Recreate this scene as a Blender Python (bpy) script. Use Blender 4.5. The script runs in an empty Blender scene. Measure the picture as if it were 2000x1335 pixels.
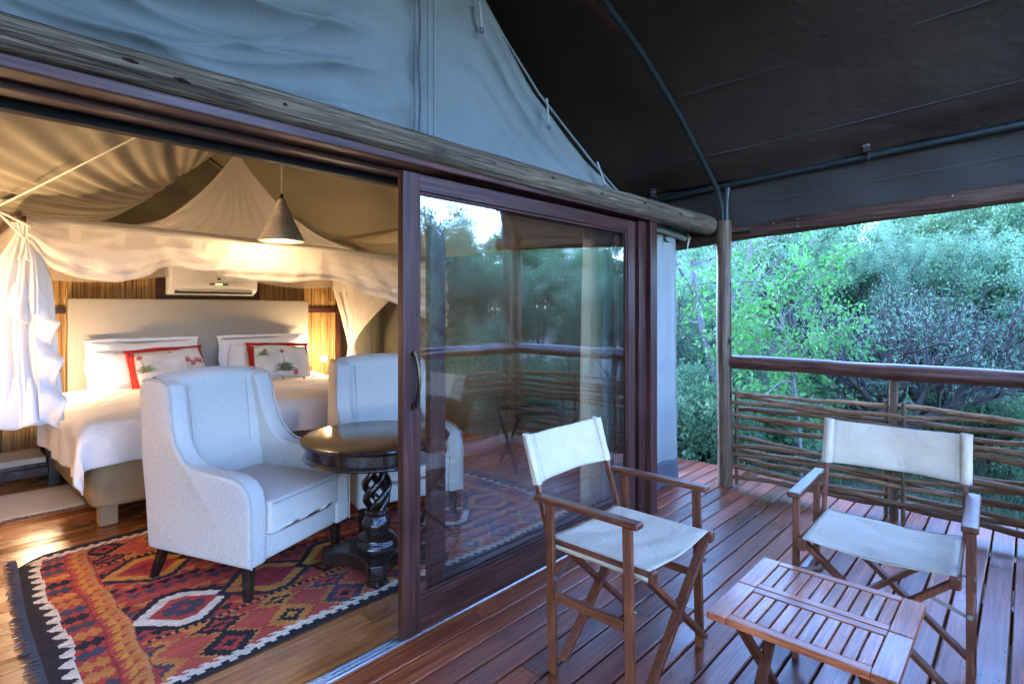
import bpy, bmesh, math, random
import numpy as np
from mathutils import Vector, Matrix
R = math.radians
rnd = random.Random(7)
S = bpy.context.scene
COL = S.collection

# ------------------------------------------------------------------ camera
cam = bpy.data.cameras.new('camera'); camo = bpy.data.objects.new('camera', cam); COL.objects.link(camo)
camo.location = (0, 0, 1.4); camo.rotation_euler = (R(90), 0, R(-47.2))
cam.sensor_width = 36; cam.lens = 19.62; cam.shift_y = -0.0318; cam.clip_start = .02; cam.clip_end = 600
S.camera = camo
# ------------------------------------------------------------------ sky, sun, exposure
W = bpy.data.worlds.new('World'); S.world = W; W.use_nodes = True
wn = W.node_tree; sky = wn.nodes.new('ShaderNodeTexSky'); sky.sky_type = 'NISHITA'; sky.sun_disc = False
SUN_EL, SUN_AZ = 20, 20
sky.sun_elevation = R(SUN_EL); sky.sun_rotation = R(SUN_AZ); sky.altitude = 2000; sky.air_density = 1.0; sky.dust_density = 0; sky.ozone_density = 4.6
bg = wn.nodes['Background']; tint = wn.nodes.new('ShaderNodeMix'); tint.data_type = 'RGBA'; tint.blend_type = 'MULTIPLY'; tint.inputs[0].default_value = 1; tint.inputs[7].default_value = (1.04, .97, 1.06, 1)   # dusk white balance
wn.links.new(sky.outputs[0], tint.inputs[6]); wn.links.new(tint.outputs[2], bg.inputs[0]); bg.inputs[1].default_value = .15
sun = bpy.data.lights.new('sun', 'SUN'); sun.energy = .1; sun.angle = R(35); sun.color = (1, .95, .88)
suno = bpy.data.objects.new('sun', sun); COL.objects.link(suno)
# sun_rotation is measured clockwise from +Y seen from above
az = R(SUN_AZ); sd = Vector((math.sin(az)*math.cos(R(SUN_EL)), math.cos(az)*math.cos(R(SUN_EL)), math.sin(R(SUN_EL))))
suno.rotation_euler = sd.to_track_quat('Z', 'Y').to_euler()
S.view_settings.view_transform = 'Standard'; S.view_settings.look = 'None'
S.view_settings.exposure = 5.0; S.view_settings.gamma = 1
S.render.engine = 'CYCLES'
c = S.cycles; c.use_denoising = True; c.max_bounces = 7; c.diffuse_bounces = 3; c.glossy_bounces = 3; c.use_adaptive_sampling = True; c.adaptive_threshold = .015
c.transmission_bounces = 4; c.transparent_max_bounces = 16; c.sample_clamp_indirect = 6; c.caustics_reflective = False; c.caustics_refractive = False
try: c.denoiser = 'OPENIMAGEDENOISE'; c.denoising_input_passes = 'RGB_ALBEDO_NORMAL'
except Exception: pass

# ------------------------------------------------------------------ mesh helpers
def V3(a): return np.array(a, float)
def nrm(a):
    a = V3(a); return a/(np.linalg.norm(a)+1e-12)

class MB:
    def __init__(s): s.v = []; s.f = []
    def add(s, vs, fs):
        b = len(s.v); s.v += [tuple(map(float, p)) for p in vs]; s.f += [tuple(i+b for i in q) for q in fs]; return s
    def box(s, x0, x1, y0, y1, z0, z1):
        return s.add([(x0,y0,z0),(x1,y0,z0),(x1,y1,z0),(x0,y1,z0),(x0,y0,z1),(x1,y0,z1),(x1,y1,z1),(x0,y1,z1)],
                     [(0,3,2,1),(4,5,6,7),(0,1,5,4),(1,2,6,5),(2,3,7,6),(3,0,4,7)])
    def bar(s, p, q, w, h, up=(0,0,1)):
        p = V3(p); q = V3(q); d = nrm(q-p); a = np.cross(d, up)
        if np.linalg.norm(a) < 1e-4: a = np.cross(d, (1,0,0))
        a = nrm(a); b = np.cross(a, d); vs = []
        for e in (p, q):
            for (i, j) in ((-1,-1),(1,-1),(1,1),(-1,1)): vs.append(e+a*w/2*i+b*h/2*j)
        return s.add(vs, [(0,1,2,3),(7,6,5,4),(0,4,5,1),(1,5,6,2),(2,6,7,3),(3,7,4,0)])
    def tube(s, pts, rad, n=8, cap=True):
        P = V3(pts); m = len(P); rad = np.broadcast_to(np.array(rad, float), (m,))
        T = np.gradient(P, axis=0); up = V3((0,0,1)) if abs(nrm(T[0])[2]) < .9 else V3((1,0,0))
        vs = []; a = None
        for i in range(m):
            t = nrm(T[i])
            a = nrm(np.cross(t, up)) if a is None else nrm(a-t*np.dot(a, t))
            b = np.cross(t, a)
            for k in range(n):
                th = 2*math.pi*k/n; vs.append(P[i]+rad[i]*(a*math.cos(th)+b*math.sin(th)))
        fs = [(i*n+k, i*n+(k+1)%n, (i+1)*n+(k+1)%n, (i+1)*n+k) for i in range(m-1) for k in range(n)]
        if cap: fs += [tuple(range(n-1, -1, -1)), tuple((m-1)*n+k for k in range(n))]
        return s.add(vs, fs)
    def lathe(s, prof, cx=0, cy=0, n=32):
        vs = []; m = len(prof)
        for (r, z) in prof:
            for k in range(n):
                t = 2*math.pi*k/n; vs.append((cx+r*math.cos(t), cy+r*math.sin(t), z))
        fs = [(i*n+k, i*n+(k+1)%n, (i+1)*n+(k+1)%n, (i+1)*n+k) for i in range(m-1) for k in range(n)]
        if prof[0][0] > 1e-5: fs.append(tuple(range(n-1, -1, -1)))
        if prof[-1][0] > 1e-5: fs.append(tuple((m-1)*n+k for k in range(n)))
        return s.add(vs, fs)
    def grid(s, P, closed=False):
        P = np.asarray(P, float); m, n, _ = P.shape
        fs = []
        for i in range(m-1):
            for k in range(n if closed else n-1):
                k2 = (k+1) % n; fs.append((i*n+k, i*n+k2, (i+1)*n+k2, (i+1)*n+k))
        return s.add(P.reshape(-1, 3), fs)
    def prism(s, outline, t0, t1, axis='x'):
        n = len(outline); vs = []
        for t in (t0, t1):
            for (a, b) in outline: vs.append({'x': (t,a,b), 'y': (a,t,b), 'z': (a,b,t)}[axis])
        return s.add(vs, [tuple(range(n-1,-1,-1)), tuple(range(n, 2*n))]+[(i, (i+1)%n, n+(i+1)%n, n+i) for i in range(n)])
    def xf(s, fn): s.v = [tuple(fn(Vector(p))) for p in s.v]; return s
    def mesh(s, name, bevel=0, seg=2, smooth=False, ang=40):
        me = bpy.data.meshes.new(name); me.from_pydata(s.v, [], s.f)
        if 1:
            bm = bmesh.new(); bm.from_mesh(me); bmesh.ops.recalc_face_normals(bm, faces=bm.faces)
            if bevel:
                es = [e for e in bm.edges if len(e.link_faces) == 2 and e.calc_face_angle(0) > R(28)]
                bmesh.ops.bevel(bm, geom=es, offset=bevel, segments=seg, affect='EDGES', profile=.5, clamp_overlap=True)
            bm.to_mesh(me); bm.free()
        if smooth:
            me.shade_smooth()
            if ang < 180: me.set_sharp_from_angle(angle=R(ang))
        return me
    def build(s, name, mat, parent=None, bevel=0, seg=2, smooth=False, ang=40, solid=0, sub=0, local=False):
        return link(name, s.mesh(name, bevel, seg, smooth, ang), mat, parent, solid, sub, local)

def link(name, me, mat, parent=None, solid=0, sub=0, local=False):
    o = bpy.data.objects.new(name, me); COL.objects.link(o)
    if mat is not None and not me.materials: me.materials.append(mat)
    if parent is not None:
        o.parent = parent
        if not local:
            base = parent.parent if parent.parent else parent
            o.matrix_parent_inverse = Matrix.Identity(4)
            if parent.type == 'EMPTY': o.matrix_parent_inverse = Matrix.LocRotScale(parent.location, parent.rotation_euler, None).inverted()
            # mesh parents built in place sit at the same transform: nothing to undo
            elif parent.parent is not None: o.matrix_parent_inverse = Matrix.Identity(4)
    if solid:
        m = o.modifiers.new('thickness', 'SOLIDIFY'); m.thickness = solid; m.offset = 0
    if sub:
        m = o.modifiers.new('smooth', 'SUBSURF'); m.levels = sub; m.render_levels = sub
    return o
def tag(o, label=None, cat=None, group=None, kind=None):
    if label: o['label'] = label
    if cat: o['category'] = cat
    if group: o['group'] = group
    if kind: o['kind'] = kind
    return o
def thing(name, label, cat, loc=(0,0,0), rz=0, group=None, kind=None):
    o = bpy.data.objects.new(name, None); COL.objects.link(o); o.empty_display_size = .1
    o.location = loc; o.rotation_euler = (0,0,rz); return tag(o, label, cat, group, kind)
def copy_tree(o, parent=None):
    cpy = o.copy(); COL.objects.link(cpy); cpy.parent = parent
    for ch in list(o.children): copy_tree(ch, cpy)
    return cpy
def np_mesh(name, V, F, mat=None, tint=None, smooth=False):
    V = np.asarray(V, np.float32); F = np.asarray(F, np.int32); k = F.shape[1]
    me = bpy.data.meshes.new(name); me.vertices.add(len(V)); me.vertices.foreach_set('co', V.ravel())
    me.loops.add(F.size); me.loops.foreach_set('vertex_index', F.ravel())
    me.polygons.add(len(F)); me.polygons.foreach_set('loop_start', np.arange(0, F.size, k, dtype=np.int32))
    me.update(calc_edges=True)
    if tint is not None:
        at = me.attributes.new('tint', 'FLOAT', 'POINT'); at.data.foreach_set('value', np.asarray(tint, np.float32))
    if smooth: me.shade_smooth()
    if mat: me.materials.append(mat)
    return me
class Wob:
    """smooth random field made of sines"""
    def __init__(s, seed, n=10, f0=1, f1=6, dim=2):
        g = np.random.default_rng(seed); s.k = g.normal(size=(n, dim)); s.k /= np.linalg.norm(s.k, axis=1, keepdims=True)
        f = f0*(f1/f0)**g.random(n); s.k *= f[:, None]*2*math.pi; s.p = g.random(n)*6.283; s.a = (f0/f)**.8; s.a /= s.a.sum()**.5
    def __call__(s, *xs):
        x = np.stack(np.broadcast_arrays(*[np.asarray(q, float) for q in xs]), -1)
        return (np.sin(x@s.k.T+s.p)*s.a).sum(-1)

# ------------------------------------------------------------------ material helpers
def NN(nt, t, ins=None, **pr):
    n = nt.nodes.new('ShaderNode'+t)
    for k, v in pr.items(): setattr(n, k, v)
    for k, v in (ins or {}).items():
        sk = n.inputs[k]
        if isinstance(v, bpy.types.NodeSocket): nt.links.new(v, sk)
        else:
            if hasattr(sk.default_value, '__len__') and not hasattr(v, '__len__'): v = (v,)*len(sk.default_value)
            if hasattr(sk.default_value, '__len__') and len(sk.default_value) == 4 and len(v) == 3: v = (*v, 1)
            sk.default_value = v
    return n
def newmat(name):
    m = bpy.data.materials.new(name); m.use_nodes = True; nt = m.node_tree; b = nt.nodes['Principled BSDF']; return m, nt, b
def setb(nt, b, **k):
    for n, v in k.items():
        n = {'col': 'Base Color', 'rough': 'Roughness', 'metal': 'Metallic', 'coat': 'Coat Weight', 'coatr': 'Coat Roughness', 'norm': 'Normal', 'spec': 'Specular IOR Level', 'sheen': 'Sheen Weight'}[n]
        if isinstance(v, bpy.types.NodeSocket): nt.links.new(v, b.inputs[n])
        else: b.inputs[n].default_value = (*v, 1) if hasattr(v, '__len__') else v
def ramp(nt, fac, stops):
    r = NN(nt, 'ValToRGB', {'Fac': fac}); e = r.color_ramp.elements
    while len(e) < len(stops): e.new(.5)
    for x, (p, col) in zip(e, stops): x.position = p; x.color = (*col, 1)
    return r.outputs[0]
def mixc(nt, fac, a, b, mode='MIX'):
    n = NN(nt, 'Mix', data_type='RGBA', blend_type=mode)
    for k, v in (('Factor', fac), ('A', a), ('B', b)):
        sk = [i for i in n.inputs if i.name == k and i.enabled][0]
        if isinstance(v, bpy.types.NodeSocket): nt.links.new(v, sk)
        else: sk.default_value = (*v, 1) if hasattr(v, '__len__') else v
    return [o for o in n.outputs if o.enabled][0]
def coords(nt, scale=(1,1,1), rand=True):
    tc = NN(nt, 'TexCoord'); v = tc.outputs['Object']
    if rand:
        oi = NN(nt, 'ObjectInfo'); sc = NN(nt, 'Math', {0: oi.outputs['Random'], 1: 37.0}, operation='MULTIPLY')
        v = NN(nt, 'VectorMath', {0: v, 1: sc.outputs[0]}, operation='ADD').outputs[0]
    return NN(nt, 'Mapping', {'Vector': v, 'Scale': scale}).outputs[0]
def wood(name, dark, mid, light, axis=0, fine=16, along=.7, rough=.4, coat=0, bump=.12, rvar=.3, coatr=.15, knots=0, rmod=.15, crack=0, spec=.5):
    m, nt, b = newmat(name); fine *= 4.0; along *= 3.0; crack *= 1.8; sc = [fine]*3; sc[axis] = along
    v = coords(nt, sc); v2 = coords(nt, [1.3 if i != axis else .6 for i in range(3)])
    g = NN(nt, 'TexNoise', {'Vector': v, 'Scale': 1.0, 'Detail': 4, 'Roughness': .62, 'Distortion': .8}).outputs[0]
    p = NN(nt, 'TexNoise', {'Vector': v2, 'Scale': 2.2, 'Detail': 3, 'Roughness': .6}).outputs[0]
    colr = ramp(nt, g, [(.32, dark), (.5, mid), (.68, light)])
    pr = ramp(nt, p, [(.3, (.55,.5,.48)), (.7, (1.25,1.2,1.15))])
    colr = mixc(nt, .55, colr, pr, 'MULTIPLY')
    if knots:
        kv = coords(nt, [knots if i != axis else knots*.42 for i in range(3)])
        vo = NN(nt, 'TexVoronoi', {'Vector': kv, 'Scale': 1.0, 'Randomness': 1.0}).outputs['Distance']
        kf = ramp(nt, vo, [(.03, (.12,.1,.09)), (.10, (1,1,1))]); colr = mixc(nt, .8, colr, kf, 'MULTIPLY')
    hgt = g
    if crack:
        cs = [crack]*3; cs[axis] = crack*.035
        cn = NN(nt, 'TexNoise', {'Vector': coords(nt, cs), 'Scale': 1.0, 'Detail': 3, 'Roughness': .5, 'Distortion': .4}).outputs[0]
        cd = NN(nt, 'Math', {0: NN(nt, 'Math', {0: cn, 1: .5}, operation='SUBTRACT').outputs[0]}, operation='ABSOLUTE').outputs[0]
        cf = ramp(nt, cd, [(.002, (.15,.12,.10)), (.012, (1,1,1))]); colr = mixc(nt, .7, colr, cf, 'MULTIPLY')
        hgt = NN(nt, 'Math', {0: g, 1: cf}, operation='ADD').outputs[0]
    oi = NN(nt, 'ObjectInfo').outputs['Random']
    val = NN(nt, 'MapRange', {0: oi, 3: 1-rvar, 4: 1+rvar}).outputs[0]
    colr = NN(nt, 'HueSaturation', {'Color': colr, 'Value': val, 'Saturation': 1.0}).outputs[0]
    rr = NN(nt, 'MapRange', {0: p, 1: .3, 2: .7, 3: max(.04, rough-rmod), 4: min(1, rough+rmod)}).outputs[0]
    bp = NN(nt, 'Bump', {'Strength': bump, 'Distance': .004, 'Height': hgt}).outputs[0]
    setb(nt, b, col=colr, rough=rr, norm=bp, spec=spec)
    if coat: setb(nt, b, coat=coat, coatr=coatr)
    return m
def cloth(name, col, col2=None, scale=900, bump=.25, rough=.9, sheen=0, big=3.0, amt=.5, sheer=0, trans=0, wr=0, heather=0):
    m, nt, b = newmat(name); col2 = col2 or tuple(x*.8 for x in col)
    v = coords(nt, rand=False)
    n1 = NN(nt, 'TexNoise', {'Vector': v, 'Scale': big, 'Detail': 3, 'Roughness': .6}).outputs[0]
    f = ramp(nt, n1, [(.35, (0,0,0)), (.68, (1,1,1))])
    f2 = NN(nt, 'Math', {0: f, 1: amt}, operation='MULTIPLY').outputs[0]
    cc = mixc(nt, f2, col, col2)
    wx = NN(nt, 'TexNoise', {'Vector': coords(nt, (scale, scale*.18, scale*.18), False), 'Scale': 1, 'Detail': 2}).outputs[0]
    wz = NN(nt, 'TexNoise', {'Vector': coords(nt, (scale*.18, scale*.18, scale), False), 'Scale': 1, 'Detail': 2}).outputs[0]
    ws = NN(nt, 'Math', {0: wx, 1: wz}, operation='ADD').outputs[0]
    if heather:
        hf = ramp(nt, NN(nt, 'Math', {0: ws, 1: .5}, operation='MULTIPLY').outputs[0], [(.36, (1-heather,)*3), (.64, (1.0,)*3)])
        cc = mixc(nt, 1.0, cc, hf, 'MULTIPLY')
    if wr:
        nw = NN(nt, 'TexNoise', {'Vector': v, 'Scale': 7, 'Detail': 4, 'Roughness': .55, 'Distortion': .6}).outputs[0]
        bw = NN(nt, 'Bump', {'Strength': wr, 'Distance': .03, 'Height': nw}).outputs[0]
        bp = NN(nt, 'Bump', {'Strength': bump, 'Distance': .001, 'Height': ws, 'Normal': bw}).outputs[0]
    else: bp = NN(nt, 'Bump', {'Strength': bump, 'Distance': .001, 'Height': ws}).outputs[0]
    setb(nt, b, col=cc, rough=rough, norm=bp, spec=.25)
    if sheen: setb(nt, b, sheen=sheen)
    out = nt.nodes['Material Output']; sh = b.outputs[0]
    if trans:
        t = NN(nt, 'BsdfTranslucent', {'Color': cc}); sh = NN(nt, 'MixShader', {0: trans, 1: sh, 2: t.outputs[0]}).outputs[0]
    if sheer:
        t = NN(nt, 'BsdfTransparent'); sh = NN(nt, 'MixShader', {0: sheer, 1: sh, 2: t.outputs[0]}).outputs[0]
    nt.links.new(sh, out.inputs[0]); return m
def plain(name, col, rough=.5, metal=0, coat=0, bump=0, bscale=200, vary=.12):
    m, nt, b = newmat(name); v = coords(nt)
    n = NN(nt, 'TexNoise', {'Vector': v, 'Scale': 9, 'Detail': 3}).outputs[0]
    cc = mixc(nt, 1.0, col, ramp(nt, n, [(.3, (1-vary,)*3), (.7, (1+vary,)*3)]), 'MULTIPLY')
    rr = NN(nt, 'MapRange', {0: n, 1: .3, 2: .7, 3: max(.03, rough-.08), 4: min(1, rough+.08)}).outputs[0]
    setb(nt, b, col=cc, rough=rr, metal=metal, coat=coat)
    if bump:
        n2 = NN(nt, 'TexNoise', {'Vector': v, 'Scale': bscale, 'Detail': 3}).outputs[0]
        setb(nt, b, norm=NN(nt, 'Bump', {'Strength': bump, 'Distance': .003, 'Height': n2}).outputs[0])
    return m
def emit(name, col, st):
    m, nt, b = newmat(name); e = NN(nt, 'Emission', {'Color': col, 'Strength': st}); nt.links.new(e.outputs[0], nt.nodes['Material Output'].inputs[0]); return m
def tinted(name, cols, rough=.6, trans=0, var=0, spec=.3, big=0):
    m, nt, b = newmat(name); at = NN(nt, 'Attribute', attribute_name='tint').outputs['Fac']
    n = len(cols); cc = ramp(nt, at, [(i/(n-1), q) for i, q in enumerate(cols)])
    if var:
        val = NN(nt, 'MapRange', {0: NN(nt, 'ObjectInfo').outputs['Random'], 3: 1-var, 4: 1+var}).outputs[0]
        cc = NN(nt, 'HueSaturation', {'Color': cc, 'Value': val}).outputs[0]
    setb(nt, b, col=cc, rough=rough, spec=spec)
    if trans:
        t = NN(nt, 'BsdfTranslucent', {'Color': cc}); mx = NN(nt, 'MixShader', {0: trans, 1: b.outputs[0], 2: t.outputs[0]})
        nt.links.new(mx.outputs[0], nt.nodes['Material Output'].inputs[0])
    return m
def vcol(name, rough=.9, bump=.4, scale=(700,140,140), var=.25, sheen=0):
    m, nt, b = newmat(name); at = NN(nt, 'Attribute', attribute_name='paint').outputs['Color']
    n = NN(nt, 'TexNoise', {'Vector': coords(nt, scale, False), 'Scale': 1, 'Detail': 3}).outputs[0]
    n2 = NN(nt, 'TexNoise', {'Vector': coords(nt, (5,22,5), False), 'Scale': 1, 'Detail': 4}).outputs[0]
    cc = mixc(nt, 1.0, at, ramp(nt, n, [(.3, (1-var,)*3), (.7, (1+var*.4,)*3)]), 'MULTIPLY')
    cc = mixc(nt, .7, cc, ramp(nt, n2, [(.3, (.7,)*3), (.7, (1.12,)*3)]), 'MULTIPLY')
    setb(nt, b, col=cc, rough=rough, spec=.2, norm=NN(nt, 'Bump', {'Strength': bump, 'Distance': .002, 'Height': n}).outputs[0]); return m

M = {}
M['deck'] = wood('deck_wood', (.085,.0145,.0045), (.21,.042,.011), (.34,.088,.023), 0, 15, .55, .38, .06, .14, .42, .22, knots=3.2)
M['floor'] = wood('floor_wood', (.19,.055,.013), (.36,.12,.03), (.48,.19,.055), 0, 13, .5, .26, .3, .06, .18, .15, knots=2.6)
M['frame'] = wood('frame_wood', (.016,.005,.0035), (.048,.014,.009), (.095,.03,.019), 0, 22, .8, .5, 0, .25, .12, spec=.3)
M['frame_v'] = wood('frame_wood_upright', (.016,.005,.0035), (.048,.014,.009), (.095,.03,.019), 2, 22, .8, .5, 0, .25, .12, spec=.3)
M['log'] = wood('weathered_log', (.035,.02,.011), (.12,.08,.045), (.23,.17,.105), 0, 26, .8, .8, 0, .9, .1, knots=2.6, crack=22, spec=.25)
M['logdark'] = wood('dark_log', (.03,.013,.008), (.085,.038,.022), (.14,.07,.04), 1, 18, .7, .6, 0, .4, .1, knots=3, crack=14, spec=.3)
M['rail'] = wood('varnished_rail', (.035,.012,.008), (.10,.034,.02), (.16,.06,.035), 1, 18, .7, .3, .35, .35, .1, knots=2.5, crack=14)
M['railx'] = wood('varnished_rail_across', (.035,.012,.008), (.10,.034,.02), (.16,.06,.035), 0, 18, .7, .3, .35, .35, .1, knots=2.5, crack=14)
M['post'] = wood('pine_post', (.05,.025,.012), (.12,.066,.034), (.20,.122,.07), 2, 18, .7, .6, 0, .5, .12, knots=3, crack=16, spec=.3)
M['stick'] = wood('stick_wood', (.07,.032,.013), (.20,.10,.045), (.31,.175,.085), 1, 40, 2.2, .65, 0, .5, .3, knots=5, crack=30, spec=.3)
M['stickx'] = wood('stick_wood_across', (.07,.032,.013), (.20,.10,.045), (.31,.175,.085), 0, 40, 2.2, .65, 0, .5, .3, knots=5, crack=30, spec=.3)
M['teak'] = wood('chair_wood', (.055,.013,.005), (.13,.033,.011), (.21,.062,.022), 0, 24, 5, .42, 0, .1, .18)
M['teaky'] = wood('table_wood', (.14,.030,.010), (.31,.077,.026), (.47,.15,.055), 0, 26, 2.0, .34, .2, .1, .30)
M['darkwood'] = wood('espresso_wood', (.009,.005,.004), (.02,.010,.007), (.04,.02,.013), 2, 30, 1, .2, .2, .05, .1, rmod=.05)
M['nightwood'] = wood('nightstand_wood', (.012,.008,.007), (.03,.02,.016), (.055,.035,.028), 2, 30, 1, .35, .2, .1, .1)
M['canvas'] = cloth('grey_canvas', (.148,.158,.146), (.12,.13,.12), 700, .2, .85, big=2.6, amt=.8, wr=.3)
M['canvas_wall'] = cloth('pale_canvas', (.235,.235,.215), (.185,.185,.17), 700, .12, .85, big=2, amt=.5, wr=.2)
M['liner'] = cloth('roof_liner', (.25,.215,.145), (.21,.18,.12), 600, .1, .85, big=1.5, amt=.5)
M['inner_wall'] = cloth('olive_canvas', (.24,.215,.14), (.19,.17,.115), 600, .1, .9, big=2, wr=.15)
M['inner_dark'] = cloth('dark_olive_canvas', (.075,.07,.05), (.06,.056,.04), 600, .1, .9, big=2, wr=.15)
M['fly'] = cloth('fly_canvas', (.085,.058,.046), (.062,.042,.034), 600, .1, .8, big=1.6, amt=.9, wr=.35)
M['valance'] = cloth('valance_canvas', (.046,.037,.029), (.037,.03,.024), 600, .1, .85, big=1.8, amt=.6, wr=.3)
M['hem'] = cloth('canvas_hem', (.09,.09,.10), (.07,.07,.08), 500, .2, .7)
M['linen'] = cloth('chair_linen', (.56,.495,.425), (.50,.44,.38), 420, .35, .95, big=2.5, amt=.4, heather=.22)
M['piping'] = cloth('piping_cord', (.42,.37,.33), (.37,.33,.29), 420, .3, .95)
M['white'] = cloth('white_cotton', (.82,.79,.76), (.77,.74,.71), 900, .1, .9, big=3, amt=.4, wr=.55)
M['pillowcase'] = cloth('white_pillowcase', (.83,.80,.77), (.78,.75,.72), 900, .1, .9, big=4, amt=.4, wr=.5)
M['sheer'] = cloth('sheer_net', (.84,.78,.70), (.80,.74,.66), 900, .1, .9, sheer=.48, trans=.45)
M['sheer2'] = cloth('sheer_net_double', (.85,.79,.72), (.81,.75,.68), 900, .1, .9, sheer=.16, trans=.4, wr=.25)
M['drape'] = cloth('white_drape', (.84,.81,.78), (.80,.77,.74), 900, .1, .9, trans=.35, wr=.2, sheer=.08)
M['tan'] = cloth('tan_cover', (.34,.22,.11), (.28,.18,.09), 700, .15, .7, wr=.35)
M['headboard'] = cloth('taupe_upholstery', (.36,.325,.275), (.33,.30,.25), 500, .2, .75, big=2, amt=.4)
M['curtain_tan'] = cloth('tan_curtain', (.72,.54,.33), (.65,.48,.29), 700, .1, .9, trans=.2)
M['curtain_white'] = cloth('white_curtain', (.82,.84,.84), (.76,.78,.78), 700, .1, .9, trans=.25)
M['chaircanvas'] = cloth('cream_canvas', (.50,.40,.285), (.43,.34,.24), 600, .35, .85, big=6, amt=.7, wr=.5)
M['creamrug'] = cloth('cream_weave', (.62,.56,.47), (.55,.49,.41), 160, .8, .95, big=4)
M['rope'] = cloth('rope', (.75,.70,.60), None, 400, .4)
M['metal'] = plain('brushed_steel', (.30,.29,.28), .42, 1)
M['alu'] = plain('aluminium_track', (.62,.62,.62), .28, 1)
M['brass'] = plain('aged_brass', (.085,.055,.028), .42, 1)
M['pipe'] = plain('green_pipe', (.014,.022,.023), .5)
M['black'] = plain('black_metal', (.010,.009,.009), .6)
M['black'].node_tree.nodes['Principled BSDF'].inputs['Specular IOR Level'].default_value = .08
M['plastic'] = plain('white_plastic', (.72,.71,.68), .35, vary=.03)
M['darkplastic'] = plain('dark_plastic', (.03,.03,.03), .35)
M['lampshade'] = plain('plaster_shade', (.66,.60,.52), .8, bump=.2, bscale=90)
M['webbing'] = cloth('dark_webbing', (.02,.02,.022), None, 400, .3)
M['red'] = cloth('red_border', (.42,.025,.018), (.36,.02,.015), 700, .2, .8, wr=.3)
M['paper'] = plain('white_paper', (.36,.34,.31), .8)
M['fringe'] = plain('fringe_wool', (.085,.055,.045), .95)
M['bark'] = plain('tree_bark', (.17,.15,.135), .9, bump=.8, bscale=30, vary=.4)
M['twigbark'] = plain('twig_bark', (.065,.056,.05), .9, bump=.5, bscale=40, vary=.5)
M['darkbark'] = plain('dark_bark', (.04,.035,.036), .9, bump=.6, bscale=40, vary=.4)
M['reed'] = tinted('reed', [(.17,.085,.025), (.33,.19,.06), (.46,.29,.11)], .45, spec=.4)
M['leaf_a'] = tinted('acacia_leaf', [(.08,.175,.095), (.185,.335,.18), (.33,.49,.29)], .5, .5, .3)
M['leaf_b'] = tinted('bush_leaf', [(.07,.165,.08), (.175,.32,.15), (.32,.48,.25)], .45, .5, .3)
M['leaf_c'] = tinted('bright_leaf', [(.065,.23,.05), (.11,.33,.075), (.19,.43,.12)], .4, .5)
M['grass'] = tinted('grass_blade', [(.03,.06,.022), (.06,.11,.04), (.12,.15,.07)], .6, .3)

def glassmat():
    m, nt, b = newmat('door_glass'); fc = NN(nt, 'LayerWeight', {'Blend': .5}).outputs['Facing']
    p5 = NN(nt, 'Math', {0: fc, 1: 4.0}, operation='POWER').outputs[0]
    k = NN(nt, 'MapRange', {0: p5, 3: .16, 4: 1.0}).outputs[0]      # coated pane, same from both sides
    g = NN(nt, 'BsdfGlossy', {'Color': (1,1,1,1), 'Roughness': 0.0}); t = NN(nt, 'BsdfTransparent', {'Color': (.93,.95,.94,1)})
    mx = NN(nt, 'MixShader', {0: k, 1: t.outputs[0], 2: g.outputs[0]}); nt.links.new(mx.outputs[0], nt.nodes['Material Output'].inputs[0]); return m
M['glass'] = glassmat()
def groundmat():
    m, nt, b = newmat('ground_soil'); v = coords(nt, rand=False)
    n = NN(nt, 'TexNoise', {'Vector': v, 'Scale': .7, 'Detail': 8, 'Roughness': .7}).outputs[0]
    n2 = NN(nt, 'TexNoise', {'Vector': v, 'Scale': 14, 'Detail': 6, 'Roughness': .7}).outputs[0]
    cc = ramp(nt, n, [(.35, (.035,.05,.025)), (.55, (.07,.075,.045)), (.7, (.12,.10,.07))]); cc = mixc(nt, .6, cc, ramp(nt, n2, [(.3, (.4,.4,.4)), (.7, (1.3,1.3,1.3))]), 'MULTIPLY')
    setb(nt, b, col=cc, rough=.95, norm=NN(nt, 'Bump', {'Strength': .6, 'Distance': .05, 'Height': n2}).outputs[0]); return m
M['ground'] = groundmat()
M['print'] = vcol('printed_cotton', .85, .15, (500,500,500), .08)
M['kilim'] = vcol('kilim_wool', .95, .5, (60,420,60), .35)

# ================================================================== THE SETTING
# ---- ground: one sheet to the horizon, lower than the deck
def gz(x, y):
    x = np.asarray(x, float); y = np.asarray(y, float); d = np.hypot(np.maximum(np.abs(x-2)-3.2, 0), np.maximum(np.abs(y-2.5)-4, 0))
    return -.45-.02*np.minimum(d, 12)+.10*np.minimum(d, 6)/6*np.sin(x*.45+1)*np.cos(y*.5)+np.maximum(d-14, 0)*.03*(d < 60)+(d >= 60)*1.38
def build_ground():
    a = np.concatenate([-np.geomspace(300, 12, 16), np.linspace(-11, 16, 70), np.geomspace(17, 300, 16)])
    X, Y = np.meshgrid(a, a, indexing='ij'); o = MB().grid(np.stack([X, Y, gz(X, Y)], -1)).build('ground', M['ground'], smooth=True, ang=180); tag(o, kind='structure')
build_ground()

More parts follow.
